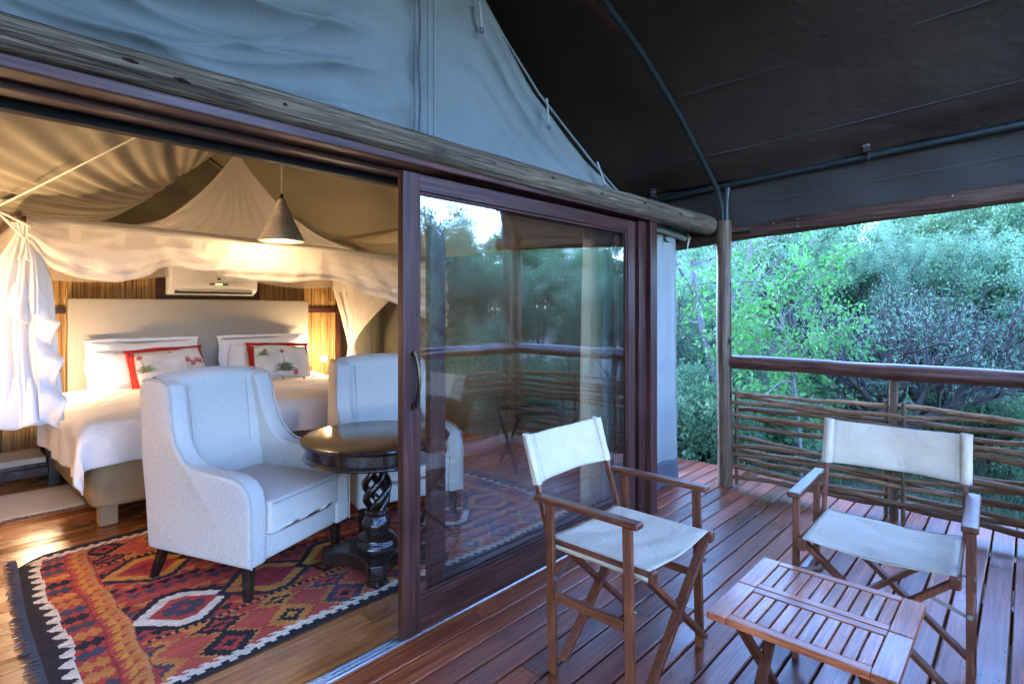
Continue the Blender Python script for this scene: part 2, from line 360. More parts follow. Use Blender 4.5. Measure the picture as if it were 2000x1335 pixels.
# ---- deck: planks along the front of the tent
deck = thing('deck', None, None, (2, .8, 0), kind='structure')
PITCH = .109
def plank_mesh(x0, x1, y0, y1, top=0, th=.034, ch=.004):
    m = MB(); prof = [(y0, top-th), (y0, top-ch), (y0+ch, top), (y1-ch, top), (y1, top-ch), (y1, top-th)]
    return m.prism(prof, x0, x1, 'x')
g = random.Random(3)
def deck_row(y0, xa, xb):
    x = xa; cuts = []
    n = g.choice([1, 2, 2, 3]) if xb-xa > 3 else 1
    for k in range(n-1): cuts.append(xa+(xb-xa)*(k+1)/n+g.uniform(-.55, .55))
    cs = [xa]+cuts+[xb+g.uniform(-.012, .012)]
    for p, q in zip(cs, cs[1:]):
        o = plank_mesh(p+.0015, q-.0015, y0+.0045, y0+PITCH-.0045, g.uniform(-.001, .001)).build('plank', M['deck'], deck)
        s = MB()
        for e in [p+.03, q-.03]+[j_ for j_ in (.4, 1.2, 2.0, 2.8, 3.6, 4.3) if p+.1 < j_ < q-.1]:
            for yy in (y0+.026, y0+.083): s.lathe([(0, .0019), (.0042, .0019), (.0046, .0011)], e+g.uniform(-.006, .006), yy+g.uniform(-.004, .004), 7)
        if q-p > .3: s.build('screws', M['darkplastic'], o)
k = 0
while True:
    y0 = 1.80-PITCH*k
    if y0 < -.5: break
    deck_row(y0, -1.6, 4.95); k += 1
for k in range(9): deck_row(1.80+PITCH*(k+1), 3.58 if k < 2 else 4.2, 4.95)
j = MB()
for x in (-1.2, -.4, .4, 1.2, 2.0, 2.8, 3.6, 4.3, 4.9): j.box(x-.03, x+.03, -.45, 1.86, -.2, -.036)
j.box(4.86, 4.93, 1.87, 2.85, -.2, -.036); j.build('joists', M['darkwood'], deck)
for (x, y) in ((-.4,-.35), (2,-.35), (4.9,-.35), (4.9,1.4), (4.9,2.7)): MB().box(x-.05, x+.05, y-.05, y+.05, -.8, -.2).build('pier', M['darkwood'], deck)

# ---- room floor
floor = thing('room_floor', None, None, (2, 4.3, 0), kind='structure')
y = 2.055; k = 0
while y < 6.66:
    w = .118; cs = [-.6]+([g.uniform(.5, 3.4)] if k % 2 else [])+[4.32]
    for p, q in zip(cs, cs[1:]): plank_mesh(p+.0005, q-.0005, y+.0008, y+w-.0008, 0, .03, .0018).build('plank', M['floor'], floor)
    y += w; k += 1
MB().box(-.6, 4.32, 2.02, 6.7, -.08, -.032).build('subfloor', M['darkwood'], floor)

# ================================================================== SAFARI TENT
tent = thing('safari_tent', 'grey canvas safari tent with a pale pleated lining behind the sliding doors', 'tent', (2.05, 4.3, 0))
def interp(x, pts): return np.interp(x, [p[0] for p in pts], [p[1] for p in pts])
EDGE = [(-1.0,1.55), (-.35,2.0), (.7,2.40), (1.1,2.68), (1.55,2.93), (2.05,3.10), (2.084,3.08), (2.268,2.914), (2.563,2.69), (3.127,2.385), (3.442,2.238), (4.0,2.02), (4.4,1.9)]
EDGE[0:5] = [(-.35,2.55), (.65,2.80), (1.05,2.93), (1.5,3.04), (1.85,3.12)]
wobA = Wob(5, 8, .5, 2.2)
def front_canvas():
    nx, nz = 260, 130; X = np.linspace(-.35, 4.0, nx)[:, None]*np.ones((1, nz)); t = np.linspace(0, 1, nz)[None]
    top = interp(X, EDGE); Z = 1.98+(top-1.98)*t
    sm = lambda d, w: np.exp(-(d/w)**2)
    # long creases running down beside the right-hand hem
    d = (top-Z)*.84; right = np.clip((X-1.75)/.45, 0, 1)
    y = np.zeros_like(X); crease = lambda d_, w: np.exp(-np.abs(d_)/w)
    for (dd, w, a) in ((.09,.03,.018), (.20,.04,.034), (.33,.035,.022), (.46,.05,.036), (.62,.05,.026), (.80,.06,.030), (.98,.05,.018)):
        y -= right*a*crease(d-dd*(.7+.3*np.clip((3.5-X)/1.4, 0, 1))-.03*np.sin(X*2.3+dd*9), w)*(.6+.4*np.sin(X*3+dd*7))
    # swags hanging between the ridge and the left eave
    left = np.clip((1.62-X)/.4, 0, 1)
    for (cx_, cz_, r_s, w, a) in ((1.0,3.35,.52,.035,.030), (1.0,3.35,.70,.03,.022), (.95,3.40,.86,.045,.034), (.9,3.40,1.02,.03,.02), (.75,3.30,1.12,.04,.028), (.6,3.25,.95,.03,.02), (1.15,3.4,1.18,.03,.016), (.3,3.05,.62,.035,.03), (.35,3.1,.80,.03,.02)):
        rr = np.hypot((X-cx_)*.72, Z-cz_); y -= left*a*crease(rr-r_s-.02*np.sin(X*4), w)*np.clip(1.2-np.abs(X-cx_)*.9, 0, 1)
    # puckers at the centre seam
    seam = np.abs(X-1.636); y -= .012*np.exp(-seam/.22)*np.sin(Z*17+np.sign(X-1.636)*(.9+seam*9))
    y -= .014*wobA(X, Z)
    y += .015*np.exp(-(seam/.012)**2)
    return MB().grid(np.stack([X, np.minimum(2.165+y*2.0, 2.195), Z], -1)).build('front_gable', M['canvas'], tent, smooth=True, ang=180, solid=.002)
fg = front_canvas()
m = MB(); m.tube([(1.636+.004*math.sin(z*19), 2.108, z) for z in np.linspace(2.1, 3.1, 24)], .0055, 6); m.build('zip_seam', M['hem'], tent, smooth=True)
for sx in (-.035, .04, .075): MB().box(1.636+sx-.0012, 1.636+sx+.0012, 2.096, 2.10, 2.1, 3.05).build('stitching', M['canvas'], tent)
for (x0, z0, x1, z1) in ((2.02,3.0,2.015,2.86), (2.571,2.653,2.568,2.49), (3.10,2.378,3.165,2.235)):
    s = MB().bar((x0,2.10,z0), (x1,2.08,z1), .017, .004, (0,1,0)).build('strap', M['canvas_wall'], tent)
    mm = MB(); mm.tube([(x1+.012*math.cos(a), 2.08, z1-.016+.014*math.sin(a)) for a in np.linspace(0, 6.28, 12)], .0035, 5); mm.build('buckle', M['darkplastic'], tent, smooth=True)
# rope hem along the gable edge
pts = [(x, 2.158, z+.004) for x, z in EDGE if x > 1.8 and x < 3.9]; MB().tube(pts, .009, 6).build('gable_hem', M['canvas'], tent, smooth=True)

# pale canvas wall panel beside the door frame, with dark hem at its foot
def side_panel():
    nx, nz = 60, 60; u = np.linspace(0, 1, nx)[:, None]*np.ones((1, nz)); t = np.linspace(0, 1, nz)[None]*np.ones((nx, 1))
    X = 3.5+u*.83+.05*(1-t)**2*u; Y = 2.10+.02*np.sin(u*14+t*2)+.015*np.sin(u*31+1)*(.4+t)+.07*np.maximum(u-.85, 0)/.15; Z = .0+t*2.06
    z0 = .17
    P = np.stack([X, Y, Z], -1); k = 6
    MB().grid(P[:, k-1:]).build('wall_panel', M['canvas_wall'], tent, smooth=True, ang=180, solid=.003)
    P[:, :, 1] -= .004; MB().grid(P[:, :k+1]).build('dark_hem', M['hem'], tent, smooth=True, ang=180, solid=.003)
    Yr = np.linspace(2.17, 6.7, 30)[:, None]*np.ones((1, 20)); tz = np.linspace(0, 2.06, 20)[None]*np.ones((30, 1))
    MB().grid(np.stack([4.35+.02*np.sin(Yr*6)+.03*(1-tz/2.06), Yr, tz], -1)).build('side_wall', M['canvas_wall'], tent, smooth=True, ang=180, solid=.003)
side_panel()
m = MB(); m.tube([(3.55,2.06,2.02), (3.8,2.05,2.015), (4.1,2.055,2.0), (4.33,2.08,1.985)], [.03,.035,.032,.028], 10); m.build('rolled_flap', M['canvas_wall'], tent, smooth=True)
MB().bar((4.0,2.068,1.95), (4.14,2.068,1.94), .008, .035, (0,0,1)).build('flap_pocket', M['canvas_wall'], tent)
m = MB()
for a in range(5): m.tube([(4.34+.004*a, 2.06, 2.02-.01*a), (4.37, 2.04+.006*a, 1.99), (4.33, 2.05, 1.93-.012*a)], .004, 5)
m.build('lashing', M['rope'], tent, smooth=True)

# lining: pleated left slope, smooth right slope, back gable, walls
RX, RZ = 2.06, 3.17
def liner_left():
    nu, nv = 240, 220; u = np.linspace(0, 1, nu)[:, None]*np.ones((1, nv)); v = np.linspace(0, 1, nv)[None]*np.ones((nu, 1))
    X = -.45+u*(RX+.45); Y = 2.22+v*(6.62-2.22)
    ex = 1.9+2.9*v; Z = 2.03+(RZ-2.03)*(.10*u+.90*u**ex)
    ang = np.arctan2((RX-X), (6.9-Y)*.55+.12); amp = .012+.05*np.clip(v, 0, 1)**1.3
    am = np.clip((1-u)*3.0, 0, 1)
    Z += am*amp*(np.sin(ang*95+.8*np.sin(X*2+Y))*.32+.25*np.sin(ang*173+1.3*np.sin(Y*1.3))+.22*np.sin(ang*41+X))
    Z += am*.05*np.sin(v*3.14)*-1
    MB().grid(np.stack([X, Y, Z], -1)).build('lining_left', M['liner'], tent, smooth=True, ang=180, solid=.002)
    X = RX+u*(4.36-RX); Z = RZ-(RZ-2.0)*(.75*u+.25*u**.6)-.04*np.sin(u*3.1)+.006*wobA(X*1.2, Y*.8)
    Z += .008*np.sin(X*16+Y*2.2)*np.clip(u*3, 0, 1)
    wv_ = np.clip(1-v/.16, 0, 1); Z = Z*(1-wv_)+np.minimum(Z, interp(X, EDGE)-.012)*wv_
    MB().grid(np.stack([X, Y, Z], -1)).build('lining_right', M['liner'], tent, smooth=True, ang=180, solid=.002)
    X = -.45+u*(4.36+.45); top = np.where(X < RX, 2.03+(RZ-2.03)*(.10*((X+.45)/2.51)+.90*np.clip((X+.45)/2.51, 0, 1)**4.0), RZ-(RZ-2.0)*(X-RX)/2.3)+.04
    MB().grid(np.stack([X, 6.64+.012*np.sin(X*13)+.02*np.sin(X*4+1), top*v], -1)).build('back_wall', M['inner_wall'], tent, smooth=True, ang=180, solid=.002)
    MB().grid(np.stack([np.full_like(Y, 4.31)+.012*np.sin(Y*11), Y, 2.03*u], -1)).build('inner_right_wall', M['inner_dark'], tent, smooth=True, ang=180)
    MB().grid(np.stack([np.full_like(Y, -.46)+.012*np.sin(Y*11), Y, 2.06*u], -1)).build('inner_left_wall', M['liner'], tent, smooth=True, ang=180)
liner_left()
MB().box(-.46, -.36, 2.0, 2.16, 0, 2.0).box(-1.0, -.36, 2.11, 2.14, 0, 2.05).build('left_return', M['canvas_wall'], tent)
MB().tube([(RX, 2.2, RZ+.02), (RX, 6.6, RZ+.02)], .02, 8).build('ridge_pole', M['pipe'], tent, smooth=True)
MB().tube([(RX, 6.5, RZ-.06), (RX+.9, 6.55, RZ-.52), (4.3, 6.55, 2.0)], .016, 8).build('rear_pole', M['pipe'], tent, smooth=True)
MB().tube([(RX-.02, 6.5, RZ-.06), (RX-.5, 6.55, RZ-.62), (RX-1.0, 6.55, RZ-1.02)], .014, 8).build('rear_pole', M['pipe'], tent, smooth=True)
for (x, z) in ((RX-.03, RZ-.09), (RX-.12, RZ-.25)):
    m = MB()
    for a in range(4): m.tube([(x+.035*math.cos(t+a), 6.42+.02*math.sin(t*2), z+.035*math.sin(t)) for t in np.linspace(0, 6.28, 12)], .009, 6)
    m.build('knot', M['inner_wall'], tent, smooth=True)
MB().tube([(1.9,6.5,2.93), (1.98,6.52,2.75), (2.1,6.55,2.62)], .003, 5).build('cord', M['darkplastic'], tent)
# seams on the linings
def zleft(X):
    u = (X+.45)/(RX+.45); return 2.03+(RZ-2.03)*(.10*u+.90*u**3.1)
MB().tube([(.35+.9*t, 4.1+.5*t+.12*math.sin(t*9), zleft(.35+.9*t)-.02) for t in np.linspace(0, 1, 16)], .004, 5).build('lining_tape', M['liner'], tent, smooth=True)

# ---- outer frame log over the doors
def logpath(p, q, n=40, wob=.012, r=.065, rv=.006, seed=1):
    w = Wob(seed, 6, .4, 2.5, 1); t = np.linspace(0, 1, n); p = V3(p); q = V3(q); L = np.linalg.norm(q-p)
    P = p+(q-p)*t[:, None]; s = w(t[:, None]*L*.6) if False else w(np.stack([t*L*.6], -1)[..., 0]); s2 = Wob(seed+9, 6, .4, 2.5, 1)(t*L*.6)
    d = nrm(q-p); a = nrm(np.cross(d, (0.2,.1,1))); b = np.cross(d, a)
    P = P+a*(s*wob)[:, None]+b*(s2*wob)[:, None]; return P, r+rv*Wob(seed+3, 8, .6, 3, 1)(t*L)
P, r_ = logpath((-.6,1.895,2.10), (4.36,1.895,2.071), 70, .004, 1.0, .03, 2); r_ = r_*np.linspace(.047, .074, 70)
lg = MB().tube(P, r_, 20).build('log_lintel', M['log'], None, smooth=True, ang=60)
tag(lg, 'weathered grey log lying above the sliding doors, below the grey canvas', 'log')
for (x, zz, rr) in ((.42,2.075,.013), (.86,2.07,.012), (1.55,2.06,.010), (2.3,2.07,.012), (.55,2.06,.01), (2.75,2.055,.009), (3.25,2.07,.010), (3.75,2.06,.010)):
    m = MB(); q0 = 1.895-(.05+.0054*(x+.6))+.003; m.tube([(x-.022, q0+.006, zz+.022), (x, q0, zz+.02), (x+.025, q0+.006, zz+.018)], [.002, rr*.5, .002], 7); m.build('knot', M['darkwood'], lg, smooth=True)

# ================================================================== DOOR FRAME AND SLIDING DOORS
fr = thing('door_frame', 'dark reddish wooden frame and tracks that hold the sliding doors', 'door frame', (1.6, 1.95, 0))
MB().box(-.36, 3.40, 1.905, 1.99, 2.045, 2.115).build('head_fascia', M['frame'], fr, bevel=.004)
MB().box(-.36, 3.56, 1.878, 1.99, 2.004, 2.042).build('head_moulding', M['frame'], fr, bevel=.005)
MB().box(-.36, 3.40, 1.992, 2.075, 1.985, 2.10).build('head_rail', M['frame'], fr, bevel=.003)
MB().box(-.36, 3.40, 2.10, 2.15, 1.962, 1.99).build('curtain_track', M['black'], fr, bevel=.003)
MB().box(3.275, 3.335, 1.955, 2.075, .0, 1.984).build('jamb', M['frame_v'], fr, bevel=.003)
MB().box(3.337, 3.43, 1.925, 2.075, .0, 2.003).build('jamb', M['frame_v'], fr, bevel=.003)
MB().box(3.432, 3.525, 1.89, 2.10, .0, 2.003).build('jamb', M['frame_v'], fr, bevel=.004)
MB().box(-.36, 3.27, 1.985, 2.053, -.02, .006).build('threshold', M['floor'], fr, bevel=.003)
MB().box(-.36, 3.27, 1.914, 1.983, -.03, .002).build('sill', M['deck'], fr, bevel=.002)
for (a, b_) in ((1.925,1.931), (1.945,1.951), (1.965,1.971)): MB().box(-.36, 3.27, a, b_, .0035, .012).build('track', M['alu'], fr, bevel=.001)
MB().box(-.36, 3.27, 1.921, 1.975, .0022, .0034).build('track_bed', M['alu'], fr)

def leaf(name, x0, x1, y0, y1, label, handle):
    t = thing(name, label, 'door', ((x0+x1)/2, (y0+y1)/2, .014))
    z0, z1 = .014, 1.982; s = .086
    MB().box(x0, x0+s, y0, y1, z0, z1).build('stile', M['frame_v'], t, bevel=.004)
    MB().box(x1-s, x1, y0, y1, z0, z1).build('stile', M['frame_v'], t, bevel=.004)
    MB().box(x0+s+.0005, x1-s-.0005, y0+.002, y1-.002, z1-.075, z1-.001).build('rail', M['frame'], t, bevel=.004)
    MB().box(x0+s+.0005, x1-s-.0005, y0+.002, y1-.002, z0, .165).build('rail', M['frame'], t, bevel=.004)
    yc = (y0+y1)/2
    for (a, b_, c_, d_) in ((x0+s+.001, x0+s+.012, .167, z1-.076), (x1-s-.012, x1-s-.001, .167, z1-.076)): MB().box(a, b_, y0+.008, yc-.004, c_, d_).build('bead', M['frame_v'], t, bevel=.003)
    for (c_, d_) in ((.166, .178), (z1-.088, z1-.0765)): MB().box(x0+s+.013, x1-s-.013, y0+.008, yc-.004, c_, d_).build('bead', M['frame'], t, bevel=.003)
    MB().box(x0+s-.004, x1-s+.004, yc-.003, yc-.003+.0002, .16, z1-.07)
    gl = MB().add([(x0+s-.004, yc, .16), (x1-s+.004, yc, .16), (x1-s+.004, yc, z1-.07), (x0+s-.004, yc, z1-.07)], [(0,1,2,3)]).build('glass_pane', M['glass'], t)
    if handle:
        h = MB(); zs = np.linspace(.985, 1.215, 14); h.tube([(x0+.052, y0-.012-.030*math.sin((z-.985)/.23*math.pi), z) for z in zs], [.009]*1+[.008]*12+[.009], 8); hb = h.build('handle', M['brass'], t, smooth=True)
        for z in (.988, 1.212): MB().tube([(x0+.052, y0+.001, z), (x0+.052, y0-.016, z)], .013, 10).build('handle_rose', M['brass'], hb, smooth=True)
    return t
leaf('sliding_door', 1.40, 3.27, 1.915, 1.955, 'front sliding glass door with brass handle and dark wooden stiles', True)
leaf('sliding_door', 1.60, 3.265, 1.985, 2.022, 'rear sliding glass door tucked behind the one with the handle', False)

# ================================================================== FLY ROOF
fly = thing('fly_roof', 'dark brown fly sheet roof stretched over the deck on green pipes', 'roof', (2.05, 1.8, 2))
A = [(4.396,2.05), (4.36,2.20), (4.27,2.335), (4.14,2.42), (3.98,2.52), (3.64,2.74), (3.14,2.995), (2.67,3.17), (2.06,3.40)]
def flyz(x):
    d = np.abs(np.asarray(x, float)-2.06); return np.interp(d, [0,.61,1.08,1.58,1.92,2.08,2.25,2.34,2.45], [3.43,3.20,3.025,2.77,2.56,2.47,2.41,2.37,2.32])
def fly_sheet():
    nx, ny = 90, 70; X = np.linspace(-.32, 4.42, nx)[:, None]*np.ones((1, ny)); Y = np.linspace(-.42, 7.2, ny)[None]*np.ones((nx, 1))
    sc = (1.78-Y)*.056*np.clip(np.abs(X-2.06)/2.3, 0, 1)*(Y < 1.78)
    Z = flyz(X)+.03+sc-.015*np.sin(np.clip((Y+.1)/1.88, 0, 1)*math.pi)+.010*wobA(X*.9, Y*.9)+.004*np.sin(Y*14+X*3)*np.exp(-np.abs(np.abs(X-2.06)-2.3)/.25)
    MB().grid(np.stack([X, Y, Z], -1)).build('canvas_sheet', M['fly'], fly, smooth=True, ang=180, solid=.003)
    n = 80; Y = np.linspace(-.42, 7.2, n)[:, None]*np.ones((1, 14)); t = np.linspace(0, 1, 14)[None]*np.ones((n, 1))
    zt = 2.42+np.maximum(1.78-Y, 0)*.056; zb = 2.02+(1.78-Y)*.06
    P = np.stack([4.41+.09*t+.012*np.sin(Y*9+t*3)*t*(1-t)*4+.02*np.sin(t*3.14), Y, zt+(zb-zt)*t], -1)
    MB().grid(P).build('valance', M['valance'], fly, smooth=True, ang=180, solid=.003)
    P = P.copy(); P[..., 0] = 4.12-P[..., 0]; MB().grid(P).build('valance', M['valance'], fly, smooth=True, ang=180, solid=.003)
    return
fly_sheet()
for x, dz in ((3.55, 0), (4.05, 0)):
    MB().tube([(x, y, flyz(x)+.022+max(0, (1.78-y))*.056*abs(x-2.06)/2.3-.012*math.sin(max(0,min(1,(y+.1)/1.88))*math.pi)) for y in np.linspace(-.4, 2.4, 24)], .0025, 5).build('seam', M['hem'], fly)
MB().tube([(4.462+.004*math.sin(y*7), y, 2.215+(1.78-y)*.058) for y in np.linspace(-.4, 2.6, 24)], .002, 5).build('seam', M['hem'], fly)
for yy, nm in ((1.78, 0), (-.14, 1)):
    pts = [(x, yy, z+(.108*(abs(x-2.06)/2.3) if nm else 0)) for x, z in A]; pts += [(4.12-p[0], p[1], p[2]) for p in pts[-2::-1]]
    MB().tube(pts, .021, 10).build('arch_pipe', M['pipe'], fly, smooth=True)
MB().tube([(4.385, y, 2.375+(1.78-y)*.056) for y in np.linspace(-.42, 2.9, 10)], .023, 10).build('eave_pipe', M['pipe'], fly, smooth=True)
MB().tube([(-.265, y, 2.375) for y in np.linspace(-.42, 2.9, 10)], .023, 10).build('eave_pipe', M['pipe'], fly, smooth=True)
MB().tube([(4.39, 1.755, 2.05), (4.375, 1.75, 2.2), (4.385, 1.74, 2.37)], .018, 9).build('brace_pipe', M['pipe'], fly, smooth=True)
MB().tube([(2.06, y, 3.40) for y in (-.42, 7.1)], .022, 9).build('ridge_pipe', M['pipe'], fly, smooth=True)
for yy in (.79, 2.35):
    z = 2.375+(1.78-yy)*.056
    s = MB(); s.tube([(4.385+.031*math.cos(a), yy, z+.031*math.sin(a)) for a in np.linspace(0, 6.28, 14)], .006, 6); s.box(4.30, 4.335, yy-.017, yy+.017, z+.012, z+.085); s.build('pipe_strap', M['valance'], fly)
    MB().box(4.292, 4.30, yy-.02, yy+.02, z+.045, z+.062).build('buckle', M['metal'], fly, bevel=.002)

P, r_ = logpath((4.515,2.95,1.935), (4.515,-.5,2.135), 40, .01, .062, .004, 21)
eb = MB().tube(P, r_, 16).build('eave_log', M['logdark'], None, smooth=True, ang=60); tag(eb, 'dark brown log beam under the edge of the fly roof', 'beam')
for (yy, dz) in ((1.42,.03), (1.25,.035), (1.25,-.02), (.35,.03)):
    MB().tube([(4.448, yy, 2.0+(1.78-yy)*.058+dz), (4.46, yy, 2.0+(1.78-yy)*.058+dz)], .006, 8).build('bolt', M['metal'], eb)
P, r_ = logpath((-.395,2.95,1.935), (-.395,-.5,2.135), 40, .01, .062, .004, 27)
eb2 = MB().tube(P, r_, 14).build('eave_log', M['logdark'], None, smooth=True, ang=60); tag(eb2, 'matching dark log beam under the left edge of the fly roof', 'beam')
def pole_post(x, y, label, rr=.056, seed=4, z1=2.10):
    P, r2 = logpath((x+.012,y,-.02), (x-.008,y,z1), 24, .004, rr, .003, seed); o = MB().tube(P, r2, 18).build('roof_post', M['post'], None, smooth=True, ang=60); tag(o, label, 'post')
    for (z, a) in ((1.15, 0), (.72, 1), (1.6, 1)):
        m = MB(); m.tube([(x-.035+.02*a, y-.05, z+.03), (x-.03+.02*a, y-.056, z), (x-.035+.02*a, y-.05, z-.03)], [.002,.008,.002], 6); m.build('knot', M['darkwood'], o, smooth=True)
    m = MB(); m.tube([(x-.01, y-.0555, .6), (x-.012, y-.0565, .95), (x-.006, y-.056, 1.3), (x-.012, y-.0555, 1.62)], [.001,.003,.0025,.001], 5); m.build('crack', M['darkwood'], o)
    return o
pole_post(4.41, 1.78, 'pale round timber post standing at the back corner of the deck railing')
pole_post(4.42, -.16, 'round timber post at the front deck corner, seen mirrored in the glass door', seed=14, z1=2.2)
MB_b = MB().box(4.44, 4.475, 1.60, 1.73, 2.0, 2.012).build('roof_bracket', M['black']); tag(MB_b, 'small black steel bracket between the post top and eave log', 'bracket')

# ================================================================== RAILINGS
def stick(p, q, r, seed, mat, parent, wob=.012, weave=None, n=26):
    P, r2 = logpath(p, q, n, wob, r, r*.08, seed)
    if weave is not None: P = P+weave(P)
    r2 = r2*np.linspace(1.1, .82, n) if seed % 2 else r2*np.linspace(.82, 1.1, n)
    return MB().tube(P, r2, 8).build('pole', mat, parent, smooth=True, ang=60)
rs = thing('deck_railing', 'side railing with a thick varnished handrail over woven horizontal poles', 'railing', (4.45, .8, 0))
P, r_ = logpath((4.44,1.735,.985), (4.44,-.14,.985), 34, .007, .054, .003, 31)
MB().tube(P, r_, 18).build('handrail', M['rail'], rs, smooth=True, ang=60)
def railing_fill(axis, a0, a1, off, parent, posts, mat, vm):
    zs = [.74, .70, .66, .618, .577, .535, .495, .37, .33, .29, .25, .21, .168, .128, .088]
    for i, z in enumerate(zs):
        for sgm, (s0, s1) in enumerate(((a0, a1),)):
            sg = 1 if i % 2 else -1
            def weave(P, sg=sg, i=i):
                t = P[:, axis]; w = np.zeros_like(P); ph = np.zeros(len(t))
                for k, pp in enumerate(posts): ph += np.exp(-((t-pp)/.28)**2)*(1 if (k+i) % 2 else -1)
                w[:, 1-axis] = ph*.034; w[:, 2] = .012*np.sin(t*2.1+i*2.3)+.008*np.sin(t*4.3+i)+.004*np.sin(t*15+i*3)
                return w
            p = [0,0,z]; q = [0,0,z+rnd.uniform(-.02, .02)]; p[axis] = s0; q[axis] = s1; p[1-axis] = q[1-axis] = off+.006*sg
            stick(p, q, rnd.uniform(.015, .0225), 40+i*3+axis*100, mat, parent, .007, weave)
    for pp in posts[1:-1]:
        c3 = [0,0,0]; c3[axis] = pp; c3[1-axis] = off
        Pq, r3 = logpath((c3[0],c3[1],-.1), (c3[0],c3[1],.95), 12, .003, .027, .002, 77); MB().tube(Pq, r3, 12).build('upright', M['post'], parent, smooth=True, ang=60)
        for s in (-.055, .05):
            e = list(c3); e[axis] += s; e[1-axis] -= .03 if s < 0 else -.03; MB().tube([(e[0],e[1],.0), (e[0],e[1],.79)], .013, 8).build('clamp_stick', M['post'], parent, smooth=True)
    for pp in (posts[0], posts[-1]):
        e = [0,0,0]; e[axis] = pp; e[1-axis] = off-.028; MB().tube([(e[0],e[1],.02), (e[0],e[1],.77)], .014, 8).build('clamp_stick', M['post'], parent, smooth=True)
railing_fill(1, 1.73, -.14, 4.46, rs, [1.69, .66, -.1], M['stick'], 0)
rf = thing('deck_railing', 'front railing of the deck, seen only as a reflection in the glass door', 'railing', (1.5, -.17, 0))
P, r_ = logpath((4.40,-.19,.985), (-1.6,-.19,.985), 60, .007, .054, .003, 33)
MB().tube(P, r_, 14).build('handrail', M['railx'], rf, smooth=True, ang=60)
railing_fill(0, 4.38, -1.6, -.19, rf, [4.33, 3.2, 2.0, .8, -.4, -1.5], M['stickx'], 0)

